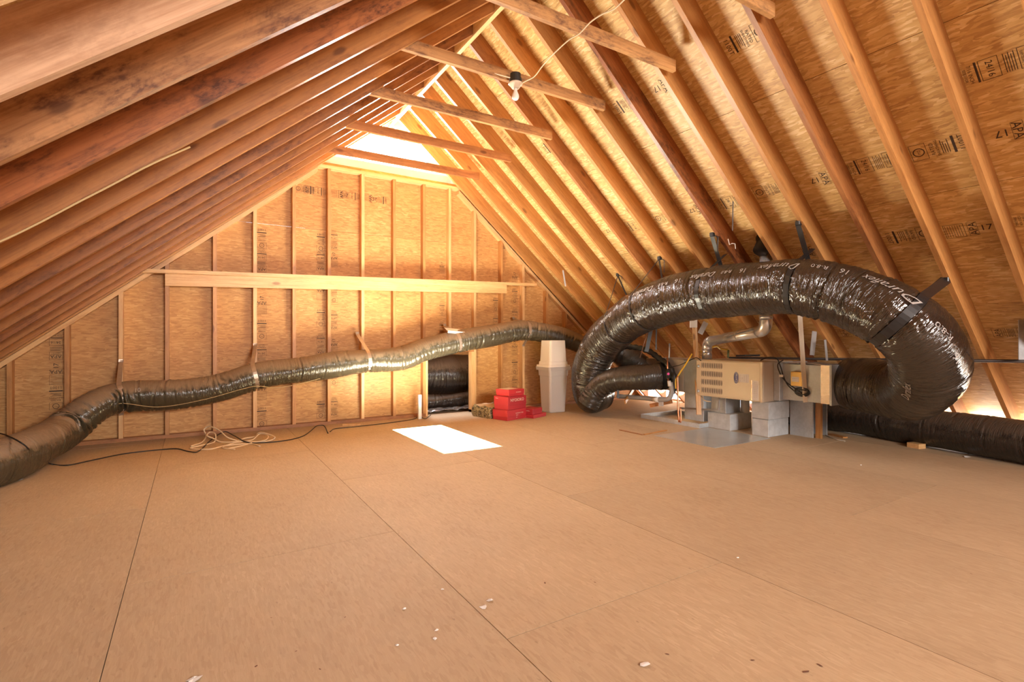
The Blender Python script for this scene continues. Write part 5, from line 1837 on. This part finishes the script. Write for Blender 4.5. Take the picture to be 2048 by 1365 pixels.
# white cord tangle and black cable on the floor
def zp(px, py, z=0.006): return atZ(px, py, z)
cordp = [zp(382, 893), zp(404, 885, .01), zp(412, 870, 0.05), zp(408, 860, 0.10), zp(415, 854, 0.13), zp(425, 855, 0.13), (zp(440, 862, 0.10)), zp(456, 876, 0.04), zp(476, 882), zp(500, 884), zp(525, 884), zp(545, 880, .01), zp(550, 876, .03), zp(540, 870, .05), zp(518, 866, 0.06), zp(512, 873, .02),
         zp(490, 877), zp(470, 884), zp(440, 884), zp(428, 878, .03), zp(414, 872, .06), zp(420, 865, .08), zp(430, 868, .07), zp(429, 884), zp(400, 892), zp(380, 897), zp(420, 899), zp(450, 892), zp(500, 888), zp(520, 893)]
tag(obj('tangled_cord', MB().tube(curve_pts(cordp, 0.03), 0.007, 6), CORDW, smooth=True), 'tangled cream cord heaped on the floor by the far wall', 'cord')
cordp2 = [zp(455, 898), zp(480, 893), zp(505, 886), zp(530, 881, .02), zp(536, 872, .04), zp(520, 868, .05), zp(505, 880), zp(470, 886), zp(445, 896), zp(470, 899)]
tag(obj('tangled_cord', MB().tube(curve_pts(cordp2, 0.03), 0.006, 6), CORDW, smooth=True), 'second looser loop of cream cord right of the tangle', 'cord')
blk = [zp(-30, 862, 0.33), zp(15, 872, 0.345), zp(45, 888, 0.31), zp(75, 915, 0.12), zp(105, 929), zp(135, 931), zp(180, 922), zp(250, 908), zp(320, 900), zp(352, 898), zp(375, 903), zp(392, 905), zp(406, 896), zp(418, 884), zp(440, 868, .04), zp(450, 864, .05), zp(468, 872, .03), zp(500, 886), zp(540, 885), zp(580, 880), zp(605, 873), zp(622, 862, .02), zp(635, 852, 0.05), zp(645, 851, .05), zp(656, 867)]
tag(obj('black_cable', MB().tube(curve_pts(blk, 0.04), 0.0055, 6), BLACK, smooth=True), 'long thin black cable trailing from the wall duct across the floor', 'cable')
blk2 = [zp(660, 864), zp(670, 858), zp(690, 856), (zp(720, 853, .01)), zp(780, 846), zp(830, 838), zp(838, 832, .02), zp(850, 838), zp(862, 830, .02)]
tag(obj('black_cable', MB().tube(curve_pts(blk2, 0.04), 0.0045, 6), BLACK, smooth=True), 'short dark cable along the base of the far wall', 'cable')

# paper scraps on the floor
random.seed(11)
scr = [((808, 1219), 0.010, 'tiny white paper scrap, leftmost of the loose scraps mid floor'), ((885, 1180), 0.009, 'tiny white scrap nearest the middle of the floor'), ((968, 1216), 0.020, 'white torn paper scrap, lower of the close pair'), ((981, 1203), 0.020, 'white torn paper scrap, upper of the close pair'), ((873, 1262), 0.010, 'small white scrap below the scattered crumbs'), ((871, 1279), 0.010, 'small elongated white scrap just under another'), ((795, 1292), 0.009, 'tiny white crumb low in the photo'), ((388, 1361), 0.022, 'greyish scrap at the bottom edge of the floor'), ((1290, 1332), 0.018, 'lone white scrap on the bottom right part of the floor'),
       ((32, 962), 0.045, 'grey plastic scrap by the left floor duct'), ((1934, 915), 0.035, 'white crumpled scrap beside the right floor duct'), ((1722, 931), 0.012, 'tiny pale crumb in front of the right floor duct'), ((1476, 1117), 0.010, 'tiny pale crumb beside the long floor joint')]
for (p_, r_, lab) in scr:
    c_ = atZ(*p_)
    m = MB()
    n_ = 7
    vv = [(c_.x, c_.y, 0.006)]
    for k in range(n_):
        a = 2 * math.pi * k / n_ + random.uniform(-.3, .3)
        rr_ = r_ * random.uniform(0.5, 1.15)
        vv.append((c_.x + rr_ * math.cos(a), c_.y + rr_ * 0.8 * math.sin(a), random.uniform(0.001, 0.25 * r_ + .002)))
    m.add(vv, [(0, 1 + k, 1 + (k + 1) % n_) for k in range(n_)])
    m.add([(a, b2_, max(0.0, c2 - 0.001)) for a, b2_, c2 in vv], [(0, 1 + (k + 1) % n_, 1 + k) for k in range(n_)])
    tag(obj('paper_scrap', m, PAPER), lab, 'scrap', 'paper scraps on the floor')
# dark bark chips and smudges on the floor (each a sliver of wood)
chips = [(1090, 1167, .03), (1190, 1166, .02), (1182, 1160, .014), (1200, 1203, .012), (1335, 1310, .03), (1505, 1322, .03), (1640, 1332, .04), (1612, 1345, .045), (592, 1304, .02), (512, 1334, .03), (640, 1340, .02), (690, 1236, .02), (543, 1237, .015), (740, 1176, .014), (1270, 1010, .02), (1680, 969, .02), (1805, 966, .02), (1772, 955, .018), (1943, 1149, .02), (1668, 1068, .016), (1182, 1027, .012), (1247, 838, .03), (1280, 838, .02)]
m = MB()
for (x, y, r_) in chips:
    c_ = atZ(x, y)
    a = random.uniform(0, 3.1)
    M = Matrix.Translation(c_) @ Matrix.Rotation(a, 4, 'Z')
    q5 = [(r_ * random.uniform(.18, .34) * math.cos(2 * math.pi * k / 6), r_ * random.uniform(.06, .16) * math.sin(2 * math.pi * k / 6), 0.0015) for k in range(6)]
    m.add([M @ Vector(p) for p in q5], [(0, 1, 2, 3, 4, 5)])
tag(obj('bark_chips', m, plain('bark_brown', (0.16, 0.07, 0.04), 0.8)), 'dark bark slivers and crumbs scattered over the floor', 'debris', kind='stuff')
